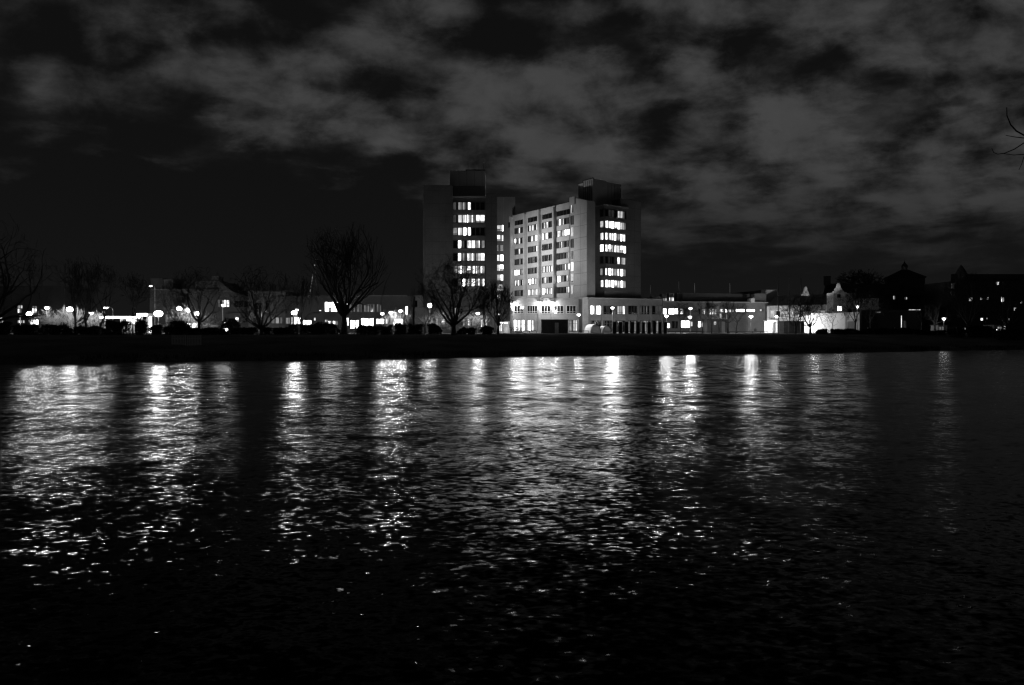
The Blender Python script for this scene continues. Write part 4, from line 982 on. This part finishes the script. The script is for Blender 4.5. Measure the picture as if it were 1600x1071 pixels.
for kind, px, py, Y, s, lab in LP:
    if kind in protos: o = copy_tree(protos[kind])
    else: o = protos[kind] = lamp_proto(kind)
    x = X(px, Y); z = Z(py, Y); g0 = gz(x, Y)
    s *= 1.15 if kind == 'mushroom' else 1.0
    o.location = (x, Y, z)
    drop = {'mushroom': .28, 'globe': .58, 'arm': 1.05, 'flood': .78, 'small': .26}[kind]*s
    for ch in list(o.children):
        if ch.type == 'LIGHT': bpy.data.objects.remove(ch); continue
        if ch.name.startswith('pole'): ch.location = (0, 0, -(z-g0)); ch.scale = (1, 1, max(.05, (z-g0)-drop))
        else: ch.scale = (s, s, s)
    rr, el_ = {'mushroom': (.31, 95.0), 'globe': (.42, 95.0), 'arm': (.30, 95.0), 'flood': (.70, 85.0), 'small': (.20, 40.0)}[kind]
    rr *= s*1.06
    boost = {957: 4.0, 1474.8: .12, 1339.6: .3, 1213.6: .8, 1271.4: .8, 539: .6, 1041.4: 1.3, 1173.4: 1.3, 815.4: 1.3}.get(px, 1.0)
    ld = bpy.data.lights.new('lamp_light', 'POINT'); ld.shadow_soft_size = rr
    ld.energy = 4*math.pi**2*rr*rr*el_*POWER*boost
    q = bpy.data.objects.new('lamp_light', ld); col.objects.link(q); q.parent = o
    q.location = ((-1.55*s, 0, -.1*s) if kind == 'arm' else (0, 0, -.09*s))
    tag(o, lab, 'street lamp', 'lamps along the far shore')

# ------------------------------------------------------------------ bare trees
def grow(seed, levels, up, limbs, trunk_frac, spread, lean=0.0):
    r = random.Random(seed); br = []                # (points, level)
    def rv(): return Vector((r.gauss(0, 1), r.gauss(0, 1), r.gauss(0, 1)))
    def branch(p, d, Ln, lev):
        k = 4 if lev < 3 else 3
        pts = [p.copy()]; q = p.copy(); dd = d.copy()
        for i in range(k):
            dd = (dd+rv()*(.10+.05*lev)+Vector((0, 0, up*(.5 if lev < 2 else .8)))).normalized()
            q = q+dd*(Ln/k); pts.append(q.copy())
        br.append((pts, lev))
        if lev >= levels: return
        nch = r.choice((3, 4, 4)) if lev < 3 else r.choice((3, 3, 4))
        for c in range(nch):
            f = r.uniform(.35, 1.0) if c else 1.0
            i = min(k-1, int(f*k)); b0 = pts[i].lerp(pts[i+1], f*k-i) if f < 1 else pts[-1]
            dl = (pts[min(i+1, k)]-pts[i]).normalized()
            ax = rv(); ax = (ax-dl*ax.dot(dl)).normalized()
            an = r.uniform(.35, .85)*spread if c else r.uniform(.05, .3)
            nd = (dl*math.cos(an)+ax*math.sin(an)).normalized()
            branch(b0, nd, Ln*r.uniform(.55, .78), lev+1)
    tp = [Vector((0, 0, 0)), Vector((lean*.3, 0, trunk_frac*.5)), Vector((lean, r.uniform(-.01, .01), trunk_frac))]
    br.append((tp, 0))
    a0 = r.uniform(0, 6.28)
    for i in range(limbs):
        az = a0+i*2.4+r.uniform(-.3, .3); el = r.uniform(.55, 1.35) if i else 1.45
        hgt = trunk_frac*(.72+.28*(i+1)/limbs)
        base = tp[0].lerp(tp[2], hgt/trunk_frac); base = tp[1].lerp(tp[2], min(1, max(0, (hgt/trunk_frac-.5)*2)))
        branch(base, Vector((math.cos(az)*math.cos(el)*spread, math.sin(az)*math.cos(el)*spread, math.sin(el))).normalized(), r.uniform(.26, .36), 1)
    return br

def tree(px, Y, left, right, ytop, fork, tr, seed, label, levels=5, up=.12, limbs=6, spread=1.0, twig=.024, group='bare trees along the far shore', lean=0.0, merge=False):
    x = X(px, Y); g0 = gz(x, Y); top = Z(ytop, Y); hgt = top-g0
    tf = max(.06, (Z(fork, Y)-g0)/hgt*.9)
    br = grow(seed, levels, up, limbs, tf, spread, lean)
    zs = sorted(p.z for pts, l in br for p in pts); mz = zs[int(len(zs)*.95)]
    xsn = sorted(p.x for pts, l in br for p in pts); xl = -xsn[int(len(xsn)*.05)]; xr = xsn[int(len(xsn)*.95)]
    ys = sorted(abs(p.y) for pts, l in br for p in pts); my = max(.05, ys[int(len(ys)*.985)])
    sl = (x-X(left, Y))/max(xl, .02); sr = (X(right, Y)-x)/max(xr, .02); sy = (X(right, Y)-X(left, Y))/2/my
    def tz(z): # trunk keeps its own scale, crown stretches to the measured top
        return z/tf*(tf*hgt) if z < tf else tf*hgt+(z-tf)/(mz-tf)*(hgt-tf*hgt)
    def T(p): return Vector((p.x*(sl if p.x < 0 else sr), p.y*sy, tz(p.z)))
    t = thing('bare_tree', label, 'tree', (x, Y, g0), group)
    zc_ = hgt*(tf*.55+.45) if tf < .5 else hgt*.7; hz_up = hgt-zc_; hz_dn = zc_-tf*hgt*.35
    rr_ = random.Random(seed+999)
    def inside(q, tol):
        ex = q.x/((X(right, Y)-x) if q.x > 0 else (x-X(left, Y))); ey = q.y/(max(1.0, (X(right, Y)-X(left, Y))/2)); ez = (q.z-zc_)/(hz_up if q.z > zc_ else hz_dn)
        return ex*ex+ey*ey+ez*ez < tol
    lim = MB(); tw = lim if merge else MB()
    rads = [tr]
    for l in range(1, 9): rads.append(max(twig, rads[-1]*(.50 if l < 2 else .44)))
    for pts, l in br:
        P = [T(p) for p in pts]; k = len(P)
        if l >= 2 and not merge:
            tol = rr_.uniform(.45, 1.2); keep = [P[0]] if inside(P[0], 1.12) else []
            for q in P[1:]:
                if not keep or not inside(q, tol): break
                keep.append(q)
            if len(keep) < 2: continue
            P = keep; k = len(P)
        r0 = rads[l]; r1 = max(twig*.8, rads[min(l+1, 8)]) if l else rads[0]*.72
        R = [r0+(r1-r0)*i/(k-1) for i in range(k)]
        if l == 0: P[0].z -= .3; R[0] *= 1.3
        (lim if l <= 1 else tw).tube(P, R, 7 if l == 0 else (5 if l <= 2 else 3), 'bark' if l <= 1 else 'twig', cap=(l == 0))
    lim.build('trunk', t, smooth=True)
    if not merge: tw.build('crown', t)
    return t
tree(-16, 98, -100, 86, 334, 506, .55, 11, 'huge bare tree at the left edge with long low branches sweeping into the frame', 5, .02, 9, 1.5, .02)
tree(118, 128, 78, 150, 402, 500, .22, 12, 'bare tree forming the left of the clump around the shore lamps at left', 5, .14, 5, .9)
tree(136, 131, 98, 178, 398, 496, .26, 13, 'bare tree in the middle of the clump around the shore lamps at left', 5, .16, 5, .9, lean=-.02)
tree(154, 126, 126, 196, 406, 488, .2, 14, 'leaning bare tree forming the right of the clump around the shore lamps at left', 5, .16, 4, .9, lean=.05)
tree(207.5, 135, 182, 238, 424, 490, .16, 15, 'slim bare tree above the dark mound left of the lit shelter', 5, .12, 5, .9)
tree(275, 128, 238, 300, 440, 504, .15, 16, 'small crooked tree just left of the close pair of lamps', 5, .06, 5, 1.2)
tree(311.5, 120, 256, 366, 417, 500, .3, 17, 'bare forked tree directly behind the picket barrier', 5, .10, 6, 1.1)
tree(408, 118, 350, 466, 414, 512, .3, 18, 'wide low tree with many stems rising from one base', 5, .10, 9, 1.15)
tree(470, 130, 437, 506, 428, 498, .2, 19, 'small bare tree just left of the tallest tree', 5, .10, 5, 1.0)
tree(538, 128, 466, 610, 347, 486, .62, 20, 'tallest bare tree with a broad fan shaped crown left of the towers', 5, .10, 14, .95, .02)
tree(664, 124, 638, 697, 438, 506, .15, 21, 'thin bare tree at the left foot of the left tower', 5, .10, 5, 1.1)
tree(709, 114, 644, 780, 398, 506, .42, 22, 'thick trunked bare tree in front of the left tower', 5, .07, 8, 1.15)
tree(757.5, 130, 734, 782, 444, 504, .16, 23, 'slim bare tree between the thick trunked tree and the dense tree', 5, .10, 5, 1.0)
tree(778.5, 127, 750, 804, 436, 506, .24, 24, 'dense small tree with tangled twigs before the entrance porch', 5, .05, 10, 1.2, .03)
for i, (px, l, r, yt, lab, s) in enumerate(((1064, 1046, 1084, 470, 'thin young tree between the two pairs of lamps right of the slabs', .1), (1098, 1079, 1117, 466, 'young tree left of the hut with the white notice', .12), (1112, 1094, 1128, 468, 'young tree growing before the notice hut, slightly left of the notice', .12), (1123.4, 1106, 1142, 470, 'young tree right of the white notice on the hut', .13), (1137.4, 1118, 1160, 462, 'taller young tree at the right corner of the notice hut', .2), (1150, 1136, 1176, 472, 'leaning young tree left of the lamp before the grey wall', .14))):
    tree(px, 150+i*.6, l, r, yt, 500, s, 30+i, lab, 4, .08, 5, 1.1, .025, lean=.04 if i == 5 else 0)
tree(1243, 142, 1203, 1266, 458, 511, .22, 40, 'bare tree before the floodlit brick front, left of a crossing pair', 5, .05, 7, 1.3)
tree(1266, 140, 1240, 1312, 452, 508, .26, 41, 'bare tree before the floodlit brick front, right of a crossing pair', 5, .05, 7, 1.3)
tree(1298.6, 140, 1276, 1312, 476, 519, .09, 42, 'thin forked sapling standing before the white annex wall', 3, .1, 3, .8)
tree(1336.4, 143, 1302, 1366, 446, 500, .18, 43, 'bare tree at the right end of the white annex', 5, .08, 6, 1.2)
tree(1360, 148, 1340, 1392, 452, 502, .14, 44, 'slim bare tree before the left part of the long dim building', 5, .1, 5, 1.1)
tree(1440, 146, 1412, 1460, 462, 500, .14, 45, 'slim bare tree at the right end of the long dim building', 4, .1, 5, 1.1)
tree(1461, 158, 1444, 1486, 470, 506, .3, 46, 'short tree whose pale trunk is lit by the lone lamp at right', 4, .1, 5, 1.1)
tree(1513, 130, 1474, 1560, 424, 506, .32, 47, 'dark bare tree before the apartment block, left of two big ones', 5, .06, 8, 1.2, .03)
tree(1574, 124, 1526, 1640, 430, 508, .34, 48, 'dark bare tree before the apartment block, right of two big ones', 5, .06, 8, 1.2, .03)
tree(1346, 300, 1306, 1384, 419, 455, .5, 49, 'far rounded tree crown rising behind the tiled house roof', 5, .06, 9, 1.2, .09)

# bare bushes standing right at the lamps, lamplight also painted into their pale twigs
def twig_bush(px, Y, l, r, yt, seed, label):                 # stems start at ground level
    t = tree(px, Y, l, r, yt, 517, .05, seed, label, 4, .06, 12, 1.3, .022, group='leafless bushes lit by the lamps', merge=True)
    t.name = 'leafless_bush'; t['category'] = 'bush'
    for ch in t.children:
        if ch.name.startswith('trunk'): ch.name = 'twigs'
        else: ch.name = 'twigs'
        ch.data.materials.clear(); ch.data.materials.append(M['lamplit_twig'])
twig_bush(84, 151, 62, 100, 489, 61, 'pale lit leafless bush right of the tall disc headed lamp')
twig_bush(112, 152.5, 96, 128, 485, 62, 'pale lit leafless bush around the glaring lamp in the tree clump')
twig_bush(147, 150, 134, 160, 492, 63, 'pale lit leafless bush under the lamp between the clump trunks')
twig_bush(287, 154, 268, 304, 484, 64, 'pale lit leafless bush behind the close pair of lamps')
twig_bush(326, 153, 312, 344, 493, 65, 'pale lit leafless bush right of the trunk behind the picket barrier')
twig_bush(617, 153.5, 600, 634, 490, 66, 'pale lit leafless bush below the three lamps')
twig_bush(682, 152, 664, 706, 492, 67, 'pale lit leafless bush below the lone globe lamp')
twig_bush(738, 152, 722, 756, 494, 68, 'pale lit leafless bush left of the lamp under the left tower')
# tree on the near bank whose twig tips reach into the frame at the right edge
nt_ = thing('bare_tree', 'near tree on the camera bank, only its thin twig tips entering at the right edge', 'tree', (7.2, 1.0, 1.55), 'bare trees along the far shore')
mb = MB()
mb.tube([(0, 0, -.2), (.05, .1, 1.2), (-.1, .5, 2.6), (-.5, 1.6, 3.3), (-1.1, 3.0, 3.55), (-1.55, 4.6, 3.42)], [.2, .16, .12, .07, .04, .018], 9, 'bark')
mb.tube([(-.05, .3, 2.0), (.3, .4, 3.3), (.6, .2, 4.8)], [.11, .08, .03], 7, 'bark'); mb.build('trunk', nt_, smooth=True)
mb = MB(); Yt = 5.6
def pt(px, py, dy=0): return (X(px, Yt)-7.2, Yt+dy-1.0, Z(py, Yt)-1.55)
def tw_(pp, r0, r1): mb.tube([pt(*q) for q in pp], [r0+(r1-r0)*i/(len(pp)-1) for i in range(len(pp))], 6, 'twig')
end = (1660, 222)
tw_([(1668, 225), (1632, 217), (1600, 211.6), (1588, 205), (1579, 195), (1573.4, 181), (1573, 168)], .009, .0028)
tw_([(1650, 221), (1620, 217.5), (1600, 216), (1586, 214.4), (1571.6, 211.8)], .006, .0025)
tw_([(1660, 224), (1630, 212), (1612, 215), (1600, 223.6), (1585, 233.4), (1570, 239.6), (1559, 241.2), (1552.6, 238.6), (1549.6, 232)], .006, .0022)
tw_([(1650, 232), (1620, 239), (1600, 241.4), (1584, 242.6), (1569, 240.4)], .005, .0022)
tw_([(1640, 226), (1612, 236), (1600, 245), (1596.6, 256), (1592, 266)], .004, .0018)
mb.build('crown', nt_)

# ------------------------------------------------------------------ shrubs
def shrub(px0, px1, ytop, Y, seed, label, dens=1.0, spiky=.4):
    r = random.Random(seed); xa, xb = X(px0, Y), X(px1, Y); cx = (xa+xb)/2; g0 = gz(cx, Y); h = Z(ytop, Y)-g0; hw = (xb-xa)/2
    t = thing('shrub', label, 'shrub', (cx, Y, g0), 'dark shrubs along the top of the bank')
    lf = MB(); st = MB()
    nl = max(4, int(hw*1.3)); lobes = [(-.86+1.72*(q+r.uniform(-.3, 1.3)/2)/(nl-.5), r.uniform(-.3, .3), r.uniform(.66, 1.0)) for q in range(nl)]
    n = int(1100*dens*max(1, hw*.42))
    dep = min(2.2, max(1.0, hw*.4))
    for i in range(n):
        lx, ly, lh = r.choice(lobes)
        rr = r.random()**.5; a = r.uniform(0, 6.28); b = r.random()
        u = lx+rr*math.cos(a)*max(.1, 1.15/nl)*(1 if hw > 3 else 2)*r.uniform(.6, 1.1); v = ly*dep+rr*math.sin(a)*dep*.5
        env = max(.12, 1-abs(u)**4*.6) if abs(u) < 1.05 else .1
        z = h*lh*env*(1-b**2.2)*r.uniform(.8, 1.04)
        s = r.uniform(.14, .34); q = Vector((u*hw, v, max(.02, z)))
        d1 = Vector((r.gauss(0, 1), r.gauss(0, 1), r.gauss(0, 1))).normalized()*s; d2 = Vector((r.gauss(0, 1), r.gauss(0, 1), r.gauss(0, 1))).normalized()*s*.7
        lf.quad(q-d1, q-d2*.6, q+d1, q+d2*.6, 'shrub')
    for i in range(int(n*.10*spiky/.4)):
        lx, ly, lh = r.choice(lobes); u = lx+r.uniform(-.2, .2); v = ly*dep
        env = max(.12, 1-abs(u)**4*.6) if abs(u) < 1.05 else .1
        p0 = Vector((u*hw*.9, v, 0)); p1 = p0+Vector((r.uniform(-.5, .5), r.uniform(-.3, .3), h*lh*env*r.uniform(.8, 1.18)))
        st.tube([p0, p0.lerp(p1, .5)+Vector((r.uniform(-.1, .1), 0, 0)), p1], [.03, .022, .012], 3, 'twig', cap=False)
    lf.build('foliage', t); st.build('stems', t)
SB = [(-40, 66, 503.5, 120, 'dark shrub mass at the left edge under the lit windows'), (62, 112, 506.5, 119, 'low dark shrub below the tall disc headed lamp'), (100, 170, 508, 121, 'low shrub at the foot of the three tree clump'),
 (156, 238, 496.5, 117, 'tall rounded dark shrub mound below the curved arm lamp'), (225, 300, 507.5, 121, 'sparse shrub in front of the brightest light'), (262, 300, 500, 124, 'small upright bush beside the crooked tree'), (290, 352, 509, 119, 'low shrub behind the picket barrier'), (345, 376, 497, 140, 'loose bush before the gabled house'),
 (362, 452, 508.5, 121, 'dark shrub around the base of the wide low tree'), (440, 512, 507, 122, 'dark shrub left of the tallest trunk'), (484, 530, 502.5, 126, 'rounded taller bush close to the left of the tallest trunk'), (552, 612, 507.5, 121, 'low dark shrub right of the tallest trunk'), (600, 652, 504.5, 125, 'ragged bush below the three lamps'), (640, 690, 501.5, 130, 'wispy bush around the thin tree at the left tower'),
 (716, 776, 509, 128, 'low dark shrub between the thick trunk and the porch'), (1268, 1350, 514, 138, 'low clipped shrub along the foot of the white annex'), (1340, 1446, 512.5, 140, 'long low shrub before the long dim building'), (1440, 1502, 515, 138, 'low shrub below the lone lamp at right'), (1482, 1560, 506, 128, 'dark shrub under the two big trees at right'), (1545, 1640, 512, 122, 'dark shrub mass at the right edge')]
for i, (a, b_, yt, Y, lab) in enumerate(SB): shrub(a, b_, yt, Y, 100+i, lab)

# reeds and tussocks right at the waterline: uncountable ground cover
mb = MB(); r = random.Random(5)
for i in range(9000):
    x = r.uniform(-75, 95); t_ = r.random()**2*2.4+.05
    if math.sin(x*.45)+math.sin(x*1.3+2)*.6 < r.uniform(-1.6, .9): continue
    y = shore(x)+t_; z = prof(t_)-.05; h = r.uniform(.12, .5); a = r.uniform(-.25, .25)
    mb.tri((x-.03, y, z), (x+.03, y, z), (x+a*h, y+r.uniform(-.1, .1), z+h), 'shrub')
tag(mb.build('bank_grass'), 'rough tufts of grass edging the far waterline', 'grass', kind='stuff')

# ------------------------------------------------------------------ sky: broken cloud lit from below by the city
wd = bpy.data.worlds.new("World"); sc.world = wd; wd.use_nodes = True
nt = wd.node_tree; nt.nodes.clear(); N = nt.nodes; L = nt.links
wo = N.new('ShaderNodeOutputWorld'); bg = N.new('ShaderNodeBackground'); L.new(bg.outputs[0], wo.inputs[0])
tc = N.new('ShaderNodeTexCoord'); sx = N.new('ShaderNodeSeparateXYZ'); L.new(tc.outputs['Generated'], sx.inputs[0])
def mth(op, a, b=None, c=None, clamp=False):
    m = N.new('ShaderNodeMath'); m.operation = op; m.use_clamp = clamp
    for i, v in enumerate((a, b, c)):
        if v is None: continue
        if isinstance(v, (int, float)): m.inputs[i].default_value = v
        else: L.new(v, m.inputs[i])
    return m.outputs[0]
ay = mth('MAXIMUM', mth('ABSOLUTE', sx.outputs['Y']), .05)
u_ = mth('DIVIDE', sx.outputs['X'], ay); v_ = mth('DIVIDE', sx.outputs['Z'], ay)
cb = N.new('ShaderNodeCombineXYZ'); L.new(u_, cb.inputs[0]); L.new(v_, cb.inputs[1])
# cloud deck coordinates: perspective squash towards the horizon
zz = mth('ADD', mth('MAXIMUM', sx.outputs['Z'], 0.0), .12)
cd = N.new('ShaderNodeCombineXYZ'); L.new(mth('DIVIDE', sx.outputs['X'], zz), cd.inputs[0]); L.new(mth('DIVIDE', sx.outputs['Y'], zz), cd.inputs[1])
def noise(vec, scale, detail, rough=.55, dist=0.0):
    n = N.new('ShaderNodeTexNoise'); n.inputs['Scale'].default_value = scale; n.inputs['Detail'].default_value = detail
    n.inputs['Roughness'].default_value = rough; n.inputs['Distortion'].default_value = dist; L.new(vec, n.inputs['Vector']); return n
# ragged edges: warp the bank positions a little
wn = noise(cd.outputs[0], 3.2, 6, .62)
ws = N.new('ShaderNodeVectorMath'); ws.operation = 'SUBTRACT'; L.new(wn.outputs['Color'], ws.inputs[0]); ws.inputs[1].default_value = (.5, .5, .5)
wm = N.new('ShaderNodeVectorMath'); wm.operation = 'MULTIPLY_ADD'; L.new(ws.outputs[0], wm.inputs[0]); wm.inputs[1].default_value = (.22, .13, 0); L.new(cb.outputs[0], wm.inputs[2])
BANKS = [ # centre and half size in photo pixels, weight
 (300, 58, 95, 45, .75), (150, 118, 170, 60, .45), (60, 40, 120, 50, .26), (435, 160, 85, 55, 1.0), (565, 163, 38, 22, .75), (610, 55, 85, 50, .75), (520, 85, 90, 45, .5), (790, 130, 110, 70, 1.15), (640, 205, 105, 45, .95), (740, 235, 90, 35, .8),
 (930, 165, 85, 80, .95), (900, 230, 120, 50, .9), (1090, 100, 85, 42, 1.1), (1010, 215, 110, 70, .9), (1130, 215, 100, 60, .85), (1260, 190, 100, 60, .9), (1450, 90, 190, 95, 1.0), (1250, 22, 190, 40, .9), (1560, 60, 120, 110, .9), (1430, 245, 200, 70, .85), (1120, 300, 170, 40, .6), (1330, 320, 260, 80, .55), (1000, 20, 110, 25, .5), (700, 20, 70, 25, .55), (1080, 370, 260, 60, .28), (535, 287, 28, 8, .5), (100, 205, 60, 14, .18), (220, 245, 60, 7, .22), (20, 255, 40, 12, .12), (500, 388, 60, 8, .10), (860, 300, 130, 22, .35), (1560, 300, 150, 100, .30), (820, 20, 60, 20, .2),
 (460, 30, 48, 22, -.6), (540, 138, 40, 16, -.55), (800, 45, 70, 26, -.55), (950, 82, 75, 26, -.9), (600, 155, 30, 14, -.3), (1205, 52, 32, 16, -.55), (1275, 98, 60, 26, -.8), (1385, 130, 58, 20, -.65), (1385, 190, 58, 30, -.75), (1172, 183, 36, 13, -.55), (1500, 185, 50, 10, -.5), (1190, 288, 45, 14, -.35), (860, 298, 70, 13, -.5), (960, 262, 40, 10, -.3), (1040, 160, 18, 10, -.3), (940, 155, 25, 14, -.35), (380, 130, 30, 14, -.25), (300, 100, 90, 8, -.2), (770, 80, 40, 14, -.35), (1520, 20, 60, 10, -.3), (250, 20, 60, 12, -.3)]
acc = None; capped = False
for (px, py, hw, hh, wt) in BANKS:
    if wt < 0 and not capped: acc = mth('MULTIPLY', mth('SUBTRACT', 1.0, mth('POWER', .30, acc)), 1.02); capped = True
    ma = N.new('ShaderNodeVectorMath'); ma.operation = 'MULTIPLY_ADD'
    iu, iv = F/hw, F/hh
    L.new(wm.outputs[0], ma.inputs[0]); ma.inputs[1].default_value = (iu, iv, 0)
    ma.inputs[2].default_value = (-(px-800)/F*iu, -(H-py)/F*iv, 0)
    dt = N.new('ShaderNodeVectorMath'); dt.operation = 'DOT_PRODUCT'; L.new(ma.outputs[0], dt.inputs[0]); L.new(ma.outputs[0], dt.inputs[1])
    ex = mth('POWER', .5, dt.outputs['Value'])
    acc = mth('MULTIPLY_ADD', ex, wt*(1.0 if wt > 0 else .62), acc if acc is not None else 0.0)
fb = noise(cd.outputs[0], 3.2, 9, .52, .4)
cbs = N.new('ShaderNodeVectorMath'); cbs.operation = 'MULTIPLY'; L.new(cb.outputs[0], cbs.inputs[0]); cbs.inputs[1].default_value = (1, 1.4, 1)
fb2 = noise(cbs.outputs[0], 9.5, 10, .64, .25)
# puffs: rounded cells, broken up by the fine noise
sq = N.new('ShaderNodeVectorMath'); sq.operation = 'MULTIPLY'; L.new(cb.outputs[0], sq.inputs[0]); sq.inputs[1].default_value = (1, 1.55, 1)
vw = N.new('ShaderNodeVectorMath'); vw.operation = 'MULTIPLY_ADD'; L.new(ws.outputs[0], vw.inputs[0]); vw.inputs[1].default_value = (.16, .12, 0); L.new(sq.outputs[0], vw.inputs[2])
vo = N.new('ShaderNodeTexVoronoi'); vo.feature = 'SMOOTH_F1'; vo.inputs['Scale'].default_value = 10.5; vo.inputs['Smoothness'].default_value = .35
L.new(vw.outputs[0], vo.inputs['Vector'])
nz = mth('MULTIPLY', mth('SUBTRACT', fb.outputs['Fac'], .5), 1.5)
nz = mth('ADD', nz, mth('MULTIPLY', mth('SUBTRACT', fb2.outputs['Fac'], .5), 1.3))
nz = mth('ADD', nz, mth('MULTIPLY', mth('SUBTRACT', .42, vo.outputs['Distance']), .85))
den = mth('MULTIPLY_ADD', mth('MULTIPLY', nz, 1.2), mth('MULTIPLY_ADD', acc, 1.1, .22, clamp=True), acc)
mr = N.new('ShaderNodeMapRange'); mr.interpolation_type = 'SMOOTHSTEP'; L.new(den, mr.inputs['Value'])
mr.inputs['From Min'].default_value = .04; mr.inputs['From Max'].default_value = 1.2; mr.inputs['To Min'].default_value = 0; mr.inputs['To Max'].default_value = 1
cloud = mth('MULTIPLY', mr.outputs[0], mth('MULTIPLY_ADD', fb2.outputs['Fac'], .6, .70))
# clear air: a little brighter towards the horizon
el = mth('MAXIMUM', sx.outputs['Z'], 0.0)
base = mth('MULTIPLY_ADD', mth('POWER', .5, mth('MULTIPLY', el, 9.0)), .0038, .0044)
# clouds thin out low over the roofs
fade = N.new('ShaderNodeMapRange'); L.new(v_, fade.inputs['Value']); fade.inputs['From Min'].default_value = .06; fade.inputs['From Max'].default_value = .25
tot = mth('MULTIPLY_ADD', mth('MULTIPLY', cloud, fade.outputs[0]), .048, base)
cc = N.new('ShaderNodeCombineColor'); 
for i in range(3): L.new(tot, cc.inputs[i])
L.new(cc.outputs[0], bg.inputs['Color']); bg.inputs['Strength'].default_value = 1.0

# ------------------------------------------------------------------ camera and render settings
cam = bpy.data.cameras.new('camera'); co = bpy.data.objects.new('camera', cam); col.objects.link(co)
cam.sensor_width = 36.0; cam.lens = F*36/1600; cam.clip_end = 9000; cam.clip_start = .05
co.location = (0, 0, ZC); co.rotation_euler = (math.radians(90), 0, 0); cam.shift_y = -(535.5-H)/1600
sc.camera = co
sc.render.image_settings.color_mode = 'BW'      # black and white film
sc.view_settings.view_transform = 'Standard'; sc.view_settings.look = 'None'; sc.view_settings.exposure = 0; sc.view_settings.gamma = 1
cy = sc.cycles
cy.use_denoising = True; cy.denoiser = 'OPENIMAGEDENOISE'; cy.denoising_input_passes = 'RGB_ALBEDO_NORMAL'; cy.denoising_prefilter = 'ACCURATE'; cy.use_adaptive_sampling = False; cy.max_bounces = 5; cy.diffuse_bounces = 2; cy.glossy_bounces = 3; cy.transmission_bounces = 1
cy.caustics_reflective = False; cy.caustics_refractive = False; cy.sample_clamp_indirect = 4; cy.sample_clamp_direct = 0
cy.pixel_filter_type = 'BLACKMAN_HARRIS'; cy.filter_width = 1.35
